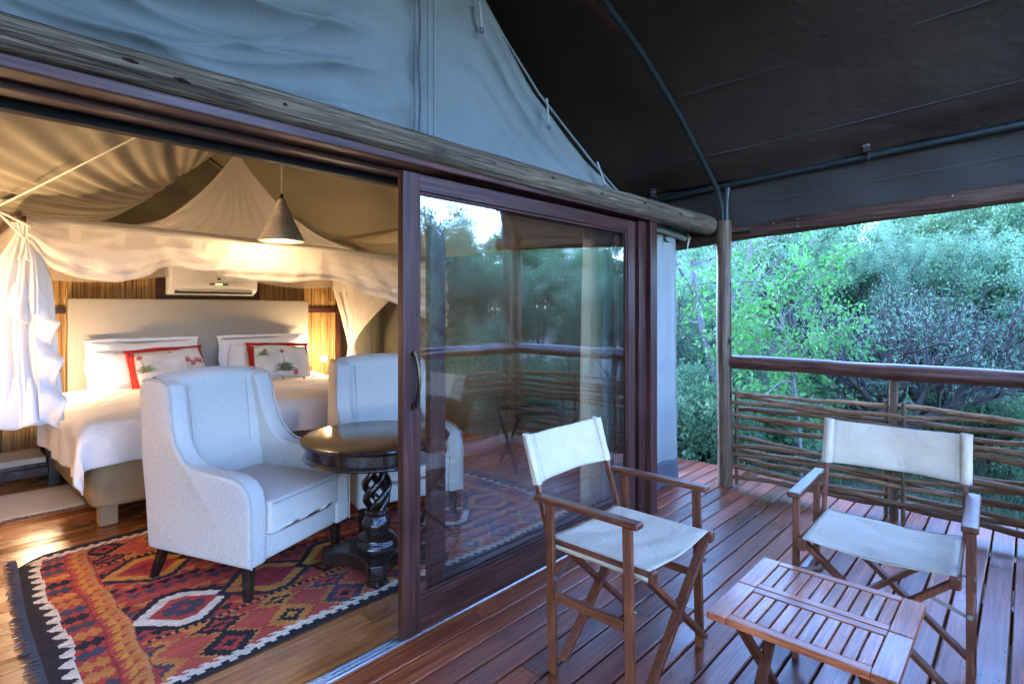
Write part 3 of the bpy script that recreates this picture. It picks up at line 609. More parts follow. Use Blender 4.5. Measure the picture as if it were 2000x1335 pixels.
# ================================================================== DECK FURNITURE
M['teak_v'] = wood('chair_wood_upright', (.055,.013,.005), (.13,.033,.011), (.21,.062,.022), 2, 24, 3, .42, 0, .1, .18)
M['teak_y'] = wood('chair_wood_arm', (.055,.013,.005), (.13,.033,.011), (.21,.062,.022), 1, 24, 3, .40, .05, .1, .18)
def lbuild(mb, name, mat, parent, **k): return mb.build(name, mat, parent, local=True, **k)
def director_chair(label):
    t = thing('folding_chair', label, 'chair', group='folding canvas chairs on the deck')
    for s in (-1, 1):
        x = s*.272
        lbuild(MB().bar((x,-.20,0), (x,-.185,.648), .022, .034, (0,1,0)), 'leg', M['teak_v'], t, bevel=.003)
        lbuild(MB().bar((x,.145,0), (x,.16,.648), .022, .034, (0,1,0)), 'leg', M['teak_v'], t, bevel=.003)
        lbuild(MB().box(x-.024, x+.024, -.235, .225, .649, .671), 'armrest', M['teak_y'], t, bevel=.006, seg=3)
        lbuild(MB().bar((x,-.172,.30), (x,.13,.30), .020, .034), 'stretcher', M['teak_y'], t, bevel=.002)
        lbuild(MB().bar((x-s*.024,.165,.45), (x-s*.024,.30,.885), .018, .024, (0,1,0)), 'back_post', M['teak_v'], t, bevel=.004)
        lbuild(MB().tube([(s*.235,-.262,.487), (s*.235,.20,.487)], .015, 10), 'seat_rail', M['teak_y'], t, smooth=True)
        cap = MB().box(s*.235-.017, s*.235+.017, -.274, -.255, .462, .507); lbuild(cap, 'rail_end', M['teak_v'], t, bevel=.008, seg=3)
    for i, y in enumerate((-.232, .118)):
        for s in (-1, 1):
            yy = y+(.011 if s > 0 else -.011); d = MB().bar((-s*.228,yy,.475), (s*.262,yy,.055), .020, .036, (0,1,0)); ob = lbuild(d, 'cross_leg', M['teak_v'], t, bevel=.003)
            m = MB()
            for f in (.2, .5, .97):
                px_, pz = -s*.228+s*.49*f, .475-.42*f; m.tube([(px_, yy-.0165, pz), (px_, yy-.0135, pz)], .008, 10)
            lbuild(m, 'bolts', M['metal'], ob)
            xs = s*.262; lbuild(MB().bar((xs, y+.014, .365), (s*.15, y+.0145, .405), .003, .014, (0,0,1)), 'link', M['metal'], t, bevel=.001)
            lbuild(MB().tube([(s*.272, y+.008, .365), (s*.272, y+.018, .365)], .009, 10), 'rivet', M['metal'], t)
    # seat sling with a shallow sag, wrapped over the rails
    nx, ny = 30, 22; u = np.linspace(-1, 1, nx)[:, None]*np.ones((1, ny)); v = np.linspace(-1, 1, ny)[None]*np.ones((nx, 1))
    w = Wob(9, 8, .5, 2); wr = .004*np.sin(v*9+u*2+np.sin(u*3))*(1-np.abs(u))
    Z = .504-.022*(1-u**2)*(1-.25*v**2)+wr+.002*w(u, v); X = u*.251; Z = np.where(np.abs(u) > .93, .504-(np.abs(u)-.93)*.35, Z); Y = -.03+v*.222
    P = np.stack([X, Y, Z], -1); L = P[:1].copy(); L[..., 2] = .468; L[..., 0] = -.250; Rr = P[-1:].copy(); Rr[..., 2] = .468; Rr[..., 0] = .250
    P = np.concatenate([L, P, Rr], 0); lbuild(MB().grid(P), 'seat_canvas', M['chaircanvas'], t, smooth=True, ang=180, solid=.003)
    for yy in (-.244, .184): lbuild(MB().tube([(x, yy, .5045-.022*(1-(x/.251)**2)*.78+.0015) for x in np.linspace(-.235, .235, 16)], .0013, 4), 'stitching', M['tan'], t)
    # back sling: sleeves round the posts and a panel bowed backwards
    nx, nz = 34, 14; u = np.linspace(-1, 1, nx)[:, None]*np.ones((1, nz)); tt = np.linspace(0, 1, nz)[None]*np.ones((nx, 1))
    z = .70+tt*.19; yb = .165+(z-.45)*.3103
    P = np.stack([u*.268, yb-.013+.034*(1-u**2)+.003*np.sin(u*7+tt*3), z-.012*(1-u**2)*(tt-.2)], -1); lbuild(MB().grid(P), 'back_canvas', M['chaircanvas'], t, smooth=True, ang=180, solid=.003)
    for s in (-1, 1):
        m = MB(); n = 12; ring = []
        for zz in np.linspace(.70, .89, 6):
            yy = .165+(zz-.45)*.3103; ring.append([(s*.248+.021*math.cos(a), yy+.017*math.sin(a), zz) for a in np.linspace(0, 2*math.pi, n, endpoint=False)])
        m.grid(np.array(ring), True); lbuild(m, 'back_sleeve', M['chaircanvas'], t, smooth=True, ang=180)
        yy = .165+(.89-.45)*.3103; lbuild(MB().bar((s*.216,.165+.25*.3103-.016,.705), (s*.216,yy-.012,.885), .002, .001), 'stitching', M['canvas_wall'], t)
    return t
ch = director_chair('folding wooden chair with cream canvas seat in front of the glass door')
ch.location = (1.963, 1.205, 0)
ch2 = copy_tree(ch); ch2.location = (2.635, .425, 0); ch2.rotation_euler = (0, 0, R(-88)); ch2['label'] = 'folding wooden chair with cream canvas, beside the woven railing and slatted table'

def folding_table():
    t = thing('folding_table', 'small square folding table with a slatted reddish wood top', 'table', (1.97, .495, 0))
    x0, x1, y0, y1, z1 = -.262, .262, -.252, .252, .45
    z0 = z1-.022
    lb = lambda m, n, mt=M['teaky'], **k: lbuild(m, n, mt, t, bevel=.0025, **k)
    M['table_y'] = M.get('table_y') or wood('table_wood_along', (.14,.030,.010), (.31,.077,.026), (.47,.15,.055), 1, 26, 2, .34, .2, .1, .30)
    for s in (-1, 1):
        xa, xb = (x0, -.0025) if s < 0 else (.0025, x1)
        for (ya, yb) in ((y0, y0+.062), (y1-.062, y1)): lb(MB().box(xa, xb, ya, yb, z0, z1), 'end_board')
        inner = (-.036, -.0025) if s < 0 else (.0025, .036); outer = (x0, x0+.034) if s < 0 else (x1-.034, x1)
        for (a, b_) in (inner, outer): lb(MB().box(a, b_, y0+.0625, y1-.0625, z0, z1+.0005), 'side_rail', M['table_y'])
        sa, sb = (x0+.0365, -.0385) if s < 0 else (.0385, x1-.0365); n = 10; p = (y1-y0-.127)/n
        for k in range(n): lb(MB().box(sa, sb, y0+.0635+k*p+.0025, y0+.0635+(k+1)*p-.0025, z0+.004, z1-.0015), 'slat')
        lb(MB().box(sa+.05, sa+.08, y0+.01, y1-.01, z0-.02, z0-.001), 'batten', M['table_y'])
    for y, o_ in ((-.17, 0), (.17, 0)):
        for s in (-1, 1):
            yy = y+s*.011; lbuild(MB().bar((-s*.20,yy,.425), (s*.20,yy,.0), .020, .034, (0,1,0)), 'leg', M['teak_v'], t, bevel=.003)
        lbuild(MB().tube([(0,y-.026,.21), (0,y+.026,.21)], .008, 8), 'bolt', M['metal'], t)
    for s in (-1, 1): lbuild(MB().bar((s*.165,-.158,.03), (s*.165,.158,.03), .03, .02), 'stretcher', M['teak_y'], t, bevel=.002)
    return t
folding_table()

# ================================================================== ROOM FURNITURE
def armchair(label):
    t = thing('wingback_armchair', label, 'armchair', group='pale wingback armchairs')
    side = [(.345,.175), (.365,.45), (.415,.80), (.445,.985), (.43,1.02), (.39,1.035), (.30,1.03), (.23,1.005), (.205,.95), (.195,.88), (.178,.80), (.145,.715), (.09,.65), (.03,.617), (-.06,.605), (-.17,.600), (-.25,.590), (-.31,.565), (-.345,.525), (-.362,.46), (-.362,.175)]
    def side_mesh(s):
        # fine outline by subdividing, then padded prism
        pts = []; n = len(side)
        for i in range(n):
            a, b_ = side[i], side[(i+1) % n]; m_ = max(1, int(math.hypot(b_[0]-a[0], b_[1]-a[1])/.05)); pts += [(a[0]+(b_[0]-a[0])*k/m_, a[1]+(b_[1]-a[1])*k/m_) for k in range(m_)]
        m = MB().prism(pts, s*.255, s*.362, 'x')
        return m.xf(lambda p: (p.x-s*.03*max(0, p.z-.6)/.45-(s*.012*max(0, (.5-p.z)) if p.y > .3 else 0), p.y, p.z))
    for s in (-1, 1):
        aw = lbuild(side_mesh(s), 'arm_and_wing', M['linen'], t, bevel=.026, seg=4, smooth=True, ang=180)
        pip = [(s*(.356-.03*max(0, z-.6)/.45), y-.004, z+.004) for (y, z) in side[4:]]; lbuild(MB().tube(pip, .0045, 6), 'piping', M['piping'], aw, smooth=True)
        for (y, dy) in ((-.30, .0), (.27, .085)):
            lbuild(MB().add([(s*.31+a*.024-s*0, y+b_*.024, .19) for a, b_ in ((-1,-1),(1,-1),(1,1),(-1,1))]+[(s*.315+a*.017, y+dy+b_*.017, 0) for a, b_ in ((-1,-1),(1,-1),(1,1),(-1,1))], [(0,1,2,3),(7,6,5,4),(0,4,5,1),(1,5,6,2),(2,6,7,3),(3,7,4,0)]), 'leg', M['darkwood'], t, bevel=.003)
    # back: one padded slab with crowned top
    nx, nz = 26, 30; u = np.linspace(-1, 1, nx)[:, None]*np.ones((1, nz)); v = np.linspace(0, 1, nz)[None]*np.ones((nx, 1))
    top = 1.045+.022*(1-u**2); z = .19+(top-.19)*v; yb = .36+.085*((z-.19)/.85)**1.3
    f = yb-.155-.02*(1-u**2)*np.sin(np.clip(v*1.1, 0, 1)*3.14)+.045*np.abs(u)**4*-1+.012*np.exp(-((z-.60)/.025)**2)
    edge = np.clip((1-v)/.06, 0, 1); th = np.sqrt(1-(1-edge)**2); f = yb-.06-(yb-.06-f)*th; bk = yb-.06+.06*th
    P = np.stack([u*(.295-.0*v), f, z], -1); Q = np.stack([u*(.295-.0*v), bk, z], -1)
    ringed = np.concatenate([P, Q[:, ::-1]], 1); bk_ = lbuild(MB().grid(ringed), 'backrest', M['linen'], t, smooth=True, ang=180)
    for x in (-.185, .185): lbuild(MB().tube([(x*(1+.1*(z-.6)), .36+.085*((z-.19)/.85)**1.3-.177, z) for z in np.linspace(.62, 1.0, 8)], .0022, 5), 'seam', M['linen'], bk_)
    c_ = MB().box(-.252, .252, -.375, .21, .300, .468); me = c_.mesh('seat_cushion', 0)
    bm = bmesh.new(); bm.from_mesh(me); bmesh.ops.subdivide_edges(bm, edges=bm.edges, cuts=9, use_grid_fill=True)
    for v_ in bm.verts:
        if v_.co.z > .46: q = (1-(v_.co.x/.27)**2)*(1-((v_.co.y+.08)/.33)**2); v_.co.z += .032*max(0, q)
        if v_.co.y < -.37: v_.co.y -= .015*(1-(v_.co.x/.26)**2)
    es = [e for e in bm.edges if len(e.link_faces) == 2 and e.calc_face_angle(0) > R(50)]; bmesh.ops.bevel(bm, geom=es, offset=.022, segments=3, affect='EDGES', profile=.5, clamp_overlap=True); bm.to_mesh(me); bm.free(); me.shade_smooth()
    link('seat_cushion', me, M['linen'], t, local=True)
    lbuild(MB().tube([(x, -.385-.012*(1-(x/.26)**2), .458) for x in np.linspace(-.24, .24, 10)], .004, 6), 'piping', M['piping'], t, smooth=True)
    lbuild(MB().box(-.25, .25, -.345, .30, .30, .40), 'seat_deck', M['linen'], t)
    lbuild(MB().box(-.26, .26, -.352, .33, .178, .336), 'seat_base', M['linen'], t, bevel=.02, seg=3, smooth=True, ang=180)
    return t
a1 = armchair('pale linen wingback armchair standing on the kilim rug, left of round table'); a1.location = (1.29, 3.14, 0); a1.rotation_euler = (0, 0, R(21))
a2 = copy_tree(a1); a2.location = (2.30, 3.26, 0); a2.rotation_euler = (0, 0, R(-15)); a2['label'] = 'pale linen wingback armchair behind the round table, half hidden by the door'

def pedestal():
    t = thing('pedestal_table', 'round dark wood pedestal table with an open twisted stem', 'table', (1.755, 2.645, 0))
    X, Y = 0, 0
    lbuild(MB().lathe([(.0,.712), (.385,.712), (.398,.708), (.402,.700), (.398,.692), (.385,.687), (.375,.68)], n=64), 'table_top', M['darkwood'], t, smooth=True, ang=35)
    lbuild(MB().lathe([(.0,.69), (.372,.69), (.372,.63), (.382,.622), (.386,.612), (.38,.603), (.36,.60), (.0,.60)], n=64), 'apron', M['darkwood'], t, smooth=True, ang=35)
    lbuild(MB().lathe([(.0,.605), (.085,.605), (.09,.585), (.078,.57), (.062,.56), (.07,.55), (.074,.535), (.066,.52), (.05,.515), (0,.515)], n=32), 'collar', M['darkwood'], t, smooth=True, ang=50)
    for k in range(4):
        pts = []
        for s in np.linspace(0, 1, 22):
            a = k*math.pi/2+s*3.6; r = .028+.038*math.sin(s*math.pi); pts.append((r*math.cos(a), r*math.sin(a), .29+s*.235))
        lbuild(MB().tube(pts, [.017+.004*math.sin(s*3.14) for s in np.linspace(0, 1, 22)], 9), 'twisted_strand', M['darkwood'], t, smooth=True)
    lbuild(MB().lathe([(0,.30), (.055,.30), (.065,.285), (.058,.27), (.062,.262), (.078,.235), (.08,.21), (.066,.19), (.064,.182), (.09,.17), (.10,.158), (.098,.148), (.108,.135), (.12,.118), (.118,.106), (.0,.106)], n=40), 'urn', M['darkwood'], t, smooth=True, ang=50)
    # base with four concave sides
    out = []; h = .225
    for q in range(4):
        a = q*math.pi/2; ca, sa = math.cos(a), math.sin(a)
        for s in np.linspace(-1, 1, 13):
            if abs(s) > .74: px_, py_ = h, s*h*.86/.86*(.86 if abs(s) < 1 else .80)
            else: px_, py_ = h-.055*(1-(s/.74)**2)**.6, s*h*.86
            out.append((ca*px_-sa*py_, sa*px_+ca*py_))
    lbuild(MB().prism(out, .035, .107, 'z').xf(lambda p: p), 'base', M['darkwood'], t, bevel=.005)
    for sx in (-1, 1):
        for sy in (-1, 1): lbuild(MB().box(sx*.19-.04, sx*.19+.04, sy*.19-.04, sy*.19+.04, .004, .035), 'foot', M['darkwood'], t, bevel=.006)
    t.rotation_euler = (0, 0, R(12)); return t
pedestal()

# ---- kilim
def paint_attr(me, cols):
    at = me.color_attributes.new('paint', 'FLOAT_COLOR', 'CORNER' if len(cols) == len(me.loops) else 'POINT'); c4 = np.ones((len(cols), 4), np.float32); c4[:, :3] = cols; at.data.foreach_set('color', c4.ravel())
def kilim():
    t = thing('kilim_rug', 'red and orange kilim rug with black serrated border under the armchairs', 'rug', (1.8, 3.2, 0))
    Lx, Ly = 2.93, 1.83; nx, ny = 400, 250
    x = (np.arange(nx)+.5)/nx*Lx; y = (np.arange(ny)+.5)/ny*Ly; x, y = np.meshgrid(x, y, indexing='ij')
    g_ = np.random.default_rng(11)
    RED, ORA, CRE, BLK, NAV, PNK, YEL, BUR = map(np.array, [(.46,.055,.035), (.60,.21,.045), (.74,.60,.43), (.030,.024,.025), (.085,.06,.075), (.50,.085,.05), (.64,.27,.045), (.33,.035,.035)])
    C = np.empty((nx, ny, 3)); C[:] = RED
    put = lambda mask, col: C.__setitem__(mask, col)
    fr_ = lambda a, p: a/p-np.floor(a/p)
    idx = lambda a, p: np.floor(a/p).astype(int)
    q = lambda a, s: np.floor(a/s+.5)*s
    # wobble like hand weaving
    xw = x+.012*np.sin(y*5+1)+.006*np.sin(y*17); yw = y+.010*np.sin(x*4)+.006*np.sin(x*13)
    # side borders (long edges)
    for side in (0, 1):
        s = yw if side == 0 else Ly-yw
        band = (s < .43); put(band & (x > .305) & (x < Lx-.305), PNK)
        px_ = .27; k = idx(xw-.45+side*.2, px_); fx = (fr_(xw-.45+side*.2, px_)-.5)*px_
        dd = np.abs(q(fx, .018))*.95+np.minimum(np.abs(q(s-.17, .018)), np.abs(q(s-.345, .018))*1.6); mcol = np.array([BLK, ORA, NAV, ORA])[k % 4]
        inb = band & (x > .305) & (x < Lx-.305)
        m = inb & (dd < .135); C[m] = np.array([ORA, RED, ORA, PNK])[k % 4][m]
        m = inb & (dd < .112); C[m] = mcol[m]
        m = inb & (dd < .06); C[m] = np.array([RED, BLK, PNK, NAV])[k % 4][m]
        m = inb & (dd < .028); C[m] = np.array([BLK, YEL, BLK, RED])[k % 4][m]
        # crenellated wedges between field and border
        st = q(.36+.07*np.abs(fr_(xw, .20)-.5)*2, .02); m = inb & (s > st); C[m] = np.where((idx(xw, .20) % 2 == 0)[..., None], ORA, RED)[m]
        m = inb & (s > .405); C[m] = np.where((fr_(xw, .035) > .5)[..., None], BLK, ORA)[m]
    # field
    fld = (yw > .43) & (yw < Ly-.43) & (x > .305) & (x < Lx-.305)
    put(fld, RED)
    zz_ = fld & (fr_(yw+.0, .062) > np.abs(fr_(xw, .07)-.5)*1.6+.12); C[zz_] = np.array([BLK, ORA, PNK, NAV])[(idx(yw, .062)+idx(xw, .35)) % 4][zz_]
    for row, cy in enumerate((.62, 1.21)):
        for k in range(-1, 7):
            cx = .51+k*.40+row*.02
            dx = np.abs(xw-cx); dy = np.abs(yw-cy)
            ser = .022*np.abs(fr_(xw+yw*.3, .044)-.5)*2
            hexd = np.maximum(dy/.16, (dx*.74+dy*.80)/.16)
            hs = hexd+ser*2.2
            m = fld & (hexd+ser*2.2 < 1.26); put(m, BLK if (k+row) % 2 == 0 else np.array((.05,.03,.035)))
            o1, o2 = [(CRE, RED), (ORA, BUR), (YEL, RED), (PNK, RED)][(k+row*2) % 4]
            put(fld & (hs < 1.04), o1); put(fld & (hexd < .70), o2)
            cr = np.maximum(q(dx, .016)/.085, q(dy, .016)/.04) ; cr2 = np.maximum(q(dx, .016)/.04, q(dy, .016)/.075)
            put(fld & ((cr < 1) | (cr2 < 1)) & (hexd < .55), NAV if o1 is CRE else BUR); put(fld & (q(dx, .018)+q(dy, .018) < .03), RED)
    # columns near both ends
    for side in (0, 1):
        s = xw if side == 0 else Lx-xw
        m = (s < .31); put(m, RED)
        colA = (s >= .10) & (s < .205); k = idx(yw, .092); fy = (fr_(yw, .092)-.5)*.092
        dd = np.minimum(np.abs(q(s-.130, .011)), np.abs(q(s-.175, .011)))*.8+np.abs(q(fy, .012)); cols = np.array([NAV, BLK, NAV, ORA, ORA, NAV, BLK, ORA])[k % 8]
        m = colA & (dd < .040); C[m] = cols[m]
        colB = (s >= .212) & (s < .292); fy = fr_(yw, .080); m = colB & (fy < (s-.212)/.08); C[m] = ORA
        m = colB & (fr_(yw+.03, .080) < ((s-.225)/.035)) & (s < .26); C[m] = YEL
        put((s >= .292) & (s < .306), np.array((.58,.24,.08))); put((s >= .203) & (s < .212), BUR)
        saw = (s >= .035) & (s < .10); put(saw, BLK); put(saw & ((s-.035)/.065 > np.abs(fr_(yw, .088)-.5)*2*.95), CRE)
        put(s < .05, BLK)
    # long edge border: black then stepped cream
    for side in (0, 1):
        s = yw if side == 0 else Ly-yw
        e = s < .078+.018*(fr_(xw+s*1.5, .056) > .5); put(e & (x > .03), CRE); put((s < .036+.016*(fr_(xw+.02, .056) > .5)), BLK); put(s < .03, BLK)
    C *= (1+.10*g_.standard_normal((1, ny, 1)))*(1+.05*g_.standard_normal((nx, ny, 1)))
    abr = .88+.22*np.sin(y*41+np.sin(x*2)*2)*np.sin(y*13+2); C *= (.9+.12*abr)[..., None]; C = np.clip(C, .01, .9)
    gx = np.linspace(0, Lx, nx+1); gy = np.linspace(0, Ly, ny+1); GX, GY = np.meshgrid(gx, gy, indexing='ij')
    wz = Wob(3, 8, .3, 1.5); skew = .035*(GY-.9)*(1-GX/Lx)
    edge = .006*np.sin(GY*4+.5)*(1-GX/Lx)
    corner = np.clip(.12-np.hypot(GX, Ly-GY), 0, 1)
    Z = .005+.0015*wz(GX, GY)+.0012*np.sin(GX*150)*0
    V = np.stack([.36+GX+edge+skew+corner*.5, 2.29+GY+.012*np.sin(GX*2.1)-corner*.4, Z], -1).reshape(-1, 3)
    i = np.arange(nx)[:, None]*(ny+1)+np.arange(ny)[None]; F = np.stack([i, i+ny+1, i+ny+2, i+1], -1).reshape(-1, 4)
    me = np_mesh('weave', V, F, M['kilim'], smooth=True); paint_attr(me, np.repeat(C.reshape(-1, 3), 4, 0)); link('weave', me, None, t)
    # fringe at both ends
    for xe, sg in ((.36, -1), (.36+Lx, 1)):
        m = MB()
        for k in range(150):
            yy = k/149*Ly; s = rnd.uniform(.035, .06); e = (.006*math.sin(yy*4+.5)+.035*(yy-.9)) if sg < 0 else 0; a = rnd.uniform(-.5, .5); x0 = xe+e
            m.tube([(x0-sg*.004, 2.29+yy, .006), (x0+sg*s*.5, 2.29+yy+a*.012, .009), (x0+sg*s, 2.29+yy+a*.035, .004)], [.0035,.003,.0015], 4, False)
        tag(m.build('fringe', M['fringe'], t), kind='stuff')
kilim()
def cream_runner():
    t = thing('cream_runner', 'cream woven bedside mat with tasselled edges on the wooden floor', 'rug', (.2, 5.3, 0))
    X, Y = np.meshgrid(np.linspace(-.42, .88, 40), np.linspace(4.97, 5.62, 30), indexing='ij'); w = Wob(8, 6, .5, 2)
    MB().grid(np.stack([X, Y+.01*np.sin(X*4), .006+.002*w(X, Y)], -1)).build('weave', M['creamrug'], t, smooth=True, ang=180, solid=.006)
    m = MB()
    for k in range(110):
        x = -.42+1.3*k/109
        for yy, s in ((4.97, -1), (5.62, 1)):
            a = rnd.uniform(-.4, .4); m.tube([(x, yy+.01*math.sin(x*4), .006), (x+a*.02, yy+s*.035+.01*math.sin(x*4), .005)], [.003,.0018], 4, False)
    tag(m.build('tassels', M['creamrug'], t), kind='stuff')
cream_runner()

# ---- reed wall behind the bed
rw = thing('reed_wall', 'wall panel of upright golden reeds behind the headboard', 'wall', (2, 6.52, 0))
def reeds():
    vs, fs, tn = [], [], []; n = 5; x = .22; g_ = np.random.default_rng(5); b = 0
    while x < 3.70:
        r = g_.uniform(.006, .009); zs = [0]; 
        while zs[-1] < 2.05: zs.append(min(2.05, zs[-1]+g_.uniform(.18, .36)))
        t0 = g_.uniform(.1, .9); ring = []
        for z in zs:
            for (dz, k) in ((-.004, 1.0), (0, 1.18), (.004, 1.0)): ring.append((z+dz, r*k))
        xo = g_.normal(0, .002, len(ring))
        for j_, (z, rr) in enumerate(ring):
            for k in range(n):
                a = math.pi+math.pi*k/(n-1); vs.append((x+xo[j_//3]+rr*math.cos(a), 6.5+rr*math.sin(a), z)); tn.append(np.clip(t0+(-.25 if rr > r*1.1 else 0)+g_.uniform(-.06, .06), 0, 1))
        for i in range(len(ring)-1):
            for k in range(n-1): fs.append((b+i*n+k, b+i*n+k+1, b+(i+1)*n+k+1, b+(i+1)*n+k))
        b += len(ring)*n; x += r*2.05
    me = np_mesh('reeds', vs, fs, M['reed'], tn, True); o = link('reeds', me, None, rw); tag(o, kind='stuff')
reeds()
MB().box(.2, 3.72, 6.503, 6.53, 0, 2.05).build('backing', M['darkwood'], rw)
MB().box(3.705, 3.75, 6.46, 6.54, 0, 2.06).build('edge_trim', M['frame_v'], rw, bevel=.003)
for (a, b_) in ((.2, .972), (3.29, 3.703)): MB().box(a, b_, 6.472, 6.49, 1.36, 1.42).build('cross_batten', M['frame'], rw, bevel=.003)
for (a, b_, c_, d_) in ((1.69, 2.72, 1.505, 1.535), (1.69, 1.745, 1.537, 2.0), (2.665, 2.72, 1.537, 2.0)): MB().box(a, b_, 6.44, 6.49, c_, d_).build('unit_trim', M['frame'], rw, bevel=.003)
MB().box(.69, .75, 6.47, 6.49, 1.42, 1.62).build('switch_plate', M['plastic'], rw, bevel=.003)

ac = thing('air_conditioner', 'white wall air conditioner above the headboard, half behind the canopy', 'air conditioner', (2.2, 6.4, 1.55))
MB().prism([(6.47,1.55), (6.40,1.552), (6.315,1.585), (6.29,1.63), (6.285,1.83), (6.31,1.85), (6.47,1.85)], 1.775, 2.63, 'x').build('case', M['plastic'], ac, bevel=.012, seg=3, smooth=True, ang=50)
MB().box(1.82, 2.58, 6.315, 6.345, 1.563, 1.60).xf(lambda p: (p.x, p.y-(1.60-p.z)*-.5-.012, p.z)).build('air_outlet', M['darkplastic'], ac)
MB().box(1.83, 2.57, 6.296, 6.301, 1.588, 1.600).build('louvre', M['plastic'], ac, bevel=.002)
MB().box(2.13, 2.32, 6.278, 6.284, 1.655, 1.672).build('display', M['darkplastic'], ac, bevel=.002)
for x, cl in ((2.19, (1,.05,.02)), (2.215, (.2,.8,.05)), (2.24, (.2,.8,.05))): MB().box(x, x+.010, 6.2755, 6.2779, 1.659, 1.667).build('indicator', emit('indicator_%d' % int(x*1000), cl, 3), [q for q in ac.children if q.name.startswith('display')][0])
MB().lathe([(.0,0), (.022,0), (.022,.003), (0,.003)], n=20).xf(lambda p: (2.225+p.x, 6.284-p.z, 1.72+p.y*.45)).build('oval_badge', plain('badge_blue', (.02,.05,.25), .4), ac)
MB().box(2.33, 2.52, 6.281, 6.284, 1.660, 1.6635).build('red_line', plain('red_line', (.5,.04,.03), .5), ac)

# ---- bed
bed = thing('bed', 'wide bed with tan valance base, white mattress and white duvet', 'bed', (2.05, 5.35, 0))
def rbox(x0, x1, y0, y1, z0, z1, r, name, mat, seg=4): return MB().box(x0, x1, y0, y1, z0, z1).build(name, mat, bed, bevel=r, seg=seg, smooth=True, ang=180)
for (x, y) in ((.88,4.42), (1.98,4.42), (3.15,4.42), (.88,6.2), (3.15,6.2)): MB().box(x-.05, x+.05, y-.05, y+.05, .004, .13).build('leg', M['tan'], bed, bevel=.006)
def valance():
    # fabric-covered base with soft sides
    n, nz = 180, 14; pr = []
    x0, x1, y0, y1, r = .79, 3.24, 4.345, 6.37, .09
    for (cx, cy, a0) in ((x1-r,y0+r,-90), (x1-r,y1-r,0), (x0+r,y1-r,90), (x0+r,y0+r,180)):
        for k in range(9): a = R(a0+90*k/8); pr.append((cx+r*math.cos(a), cy+r*math.sin(a)))
    pr = np.array(pr); dens = []
    for i in range(len(pr)):
        a, b_ = pr[i], pr[(i+1) % len(pr)]; m_ = max(1, int(np.linalg.norm(b_-a)/.05)); dens += [a+(b_-a)*k/m_ for k in range(m_)]
    dens = np.array(dens); c0 = dens.mean(0); w = Wob(6, 10, .6, 4); rows = []
    for t_ in np.linspace(0, 1, nz):
        d = dens-c0; k = 1+.006*w(dens[:, 0]*1.5, dens[:, 1]*1.5+t_*1.2)+.006*math.sin(t_*3.14); p = c0+d*k[:, None]; rows.append(np.concatenate([p, np.full((len(p), 1), .42-t_*.285)], 1)+np.array([0,0,1])*(.006*np.sin(dens[:, 0]*7+dens[:, 1]*5)*(t_ > .9))[:, None])
    MB().grid(np.array(rows), True).build('valance', M['tan'], bed, smooth=True, ang=180, solid=.004)
    MB().box(.82, 3.21, 4.38, 6.34, .14, .41).build('base', M['tan'], bed)
valance()
rbox(.80, 3.23, 4.355, 6.37, .418, .60, .05, 'mattress', M['pillowcase'])
def duvet():
    x0, x1, y0, y1, zt = .83, 3.20, 4.40, 6.2, .665
    a = np.linspace(x0-.40, x1+.40, 190); b_ = np.linspace(y0-.32, y1, 150); A_, B_ = np.meshgrid(a, b_, indexing='ij')
    w1, w2 = Wob(21, 12, .4, 2.2), Wob(22, 14, 1.2, 4.5)
    dl = np.maximum(x0-A_, 0); dr = np.maximum(A_-x1, 0); df = np.maximum(y0-B_, 0); r = .11
    def bend(d):
        s = np.minimum(d/(r*1.5708), 1); h = np.where(d < r*1.5708, r*np.sin(s*1.5708), r); return h, np.where(d < r*1.5708, r*(1-np.cos(s*1.5708)), r+d-r*1.5708)
    hx, vx = bend(dl+dr); hy, vy = bend(df)
    X = np.where(A_ < x0, x0-hx, np.where(A_ > x1, x1+hx, A_)); Y = np.where(B_ < y0, y0-hy, B_)
    V = np.hypot(vx, vy); puff = .03*np.sin(np.clip((A_-x0)/(x1-x0), 0, 1)*3.14)**.5*np.sin(np.clip((B_-y0)/(y1-y0), .0, 1)*2.6+.5)
    Z = zt+puff-V+.010*w1(A_, B_)+.006*w2(A_, B_)
    foot = np.clip(df/.3, 0, 1); sidew = np.clip((dl+dr)/.3, 0, 1)
    Y -= foot*(.022*np.sin(A_*9+1.2*np.sin(A_*2.3))+.012*np.sin(A_*23))+.015*foot; X += np.where(A_ < x0, -1, 1)*sidew*(.02*np.sin(B_*9)+.01*np.sin(B_*21))
    crn = np.clip(dl*df*14, 0, 1); X -= crn*.02; Y -= crn*.03
    Z = np.maximum(Z, .27+.02*np.sin(A_*5+B_*7))
    MB().grid(np.stack([X, Y, Z], -1)).build('duvet', M['white'], bed, smooth=True, ang=180, solid=.008)
duvet()
hb = MB().box(.977, 3.288, 6.40, 6.47, .25, 1.505).build('headboard', M['headboard'], None, bevel=.014, seg=3, smooth=True, ang=60)
tag(hb, 'wide upholstered taupe headboard against the reed wall', 'headboard')

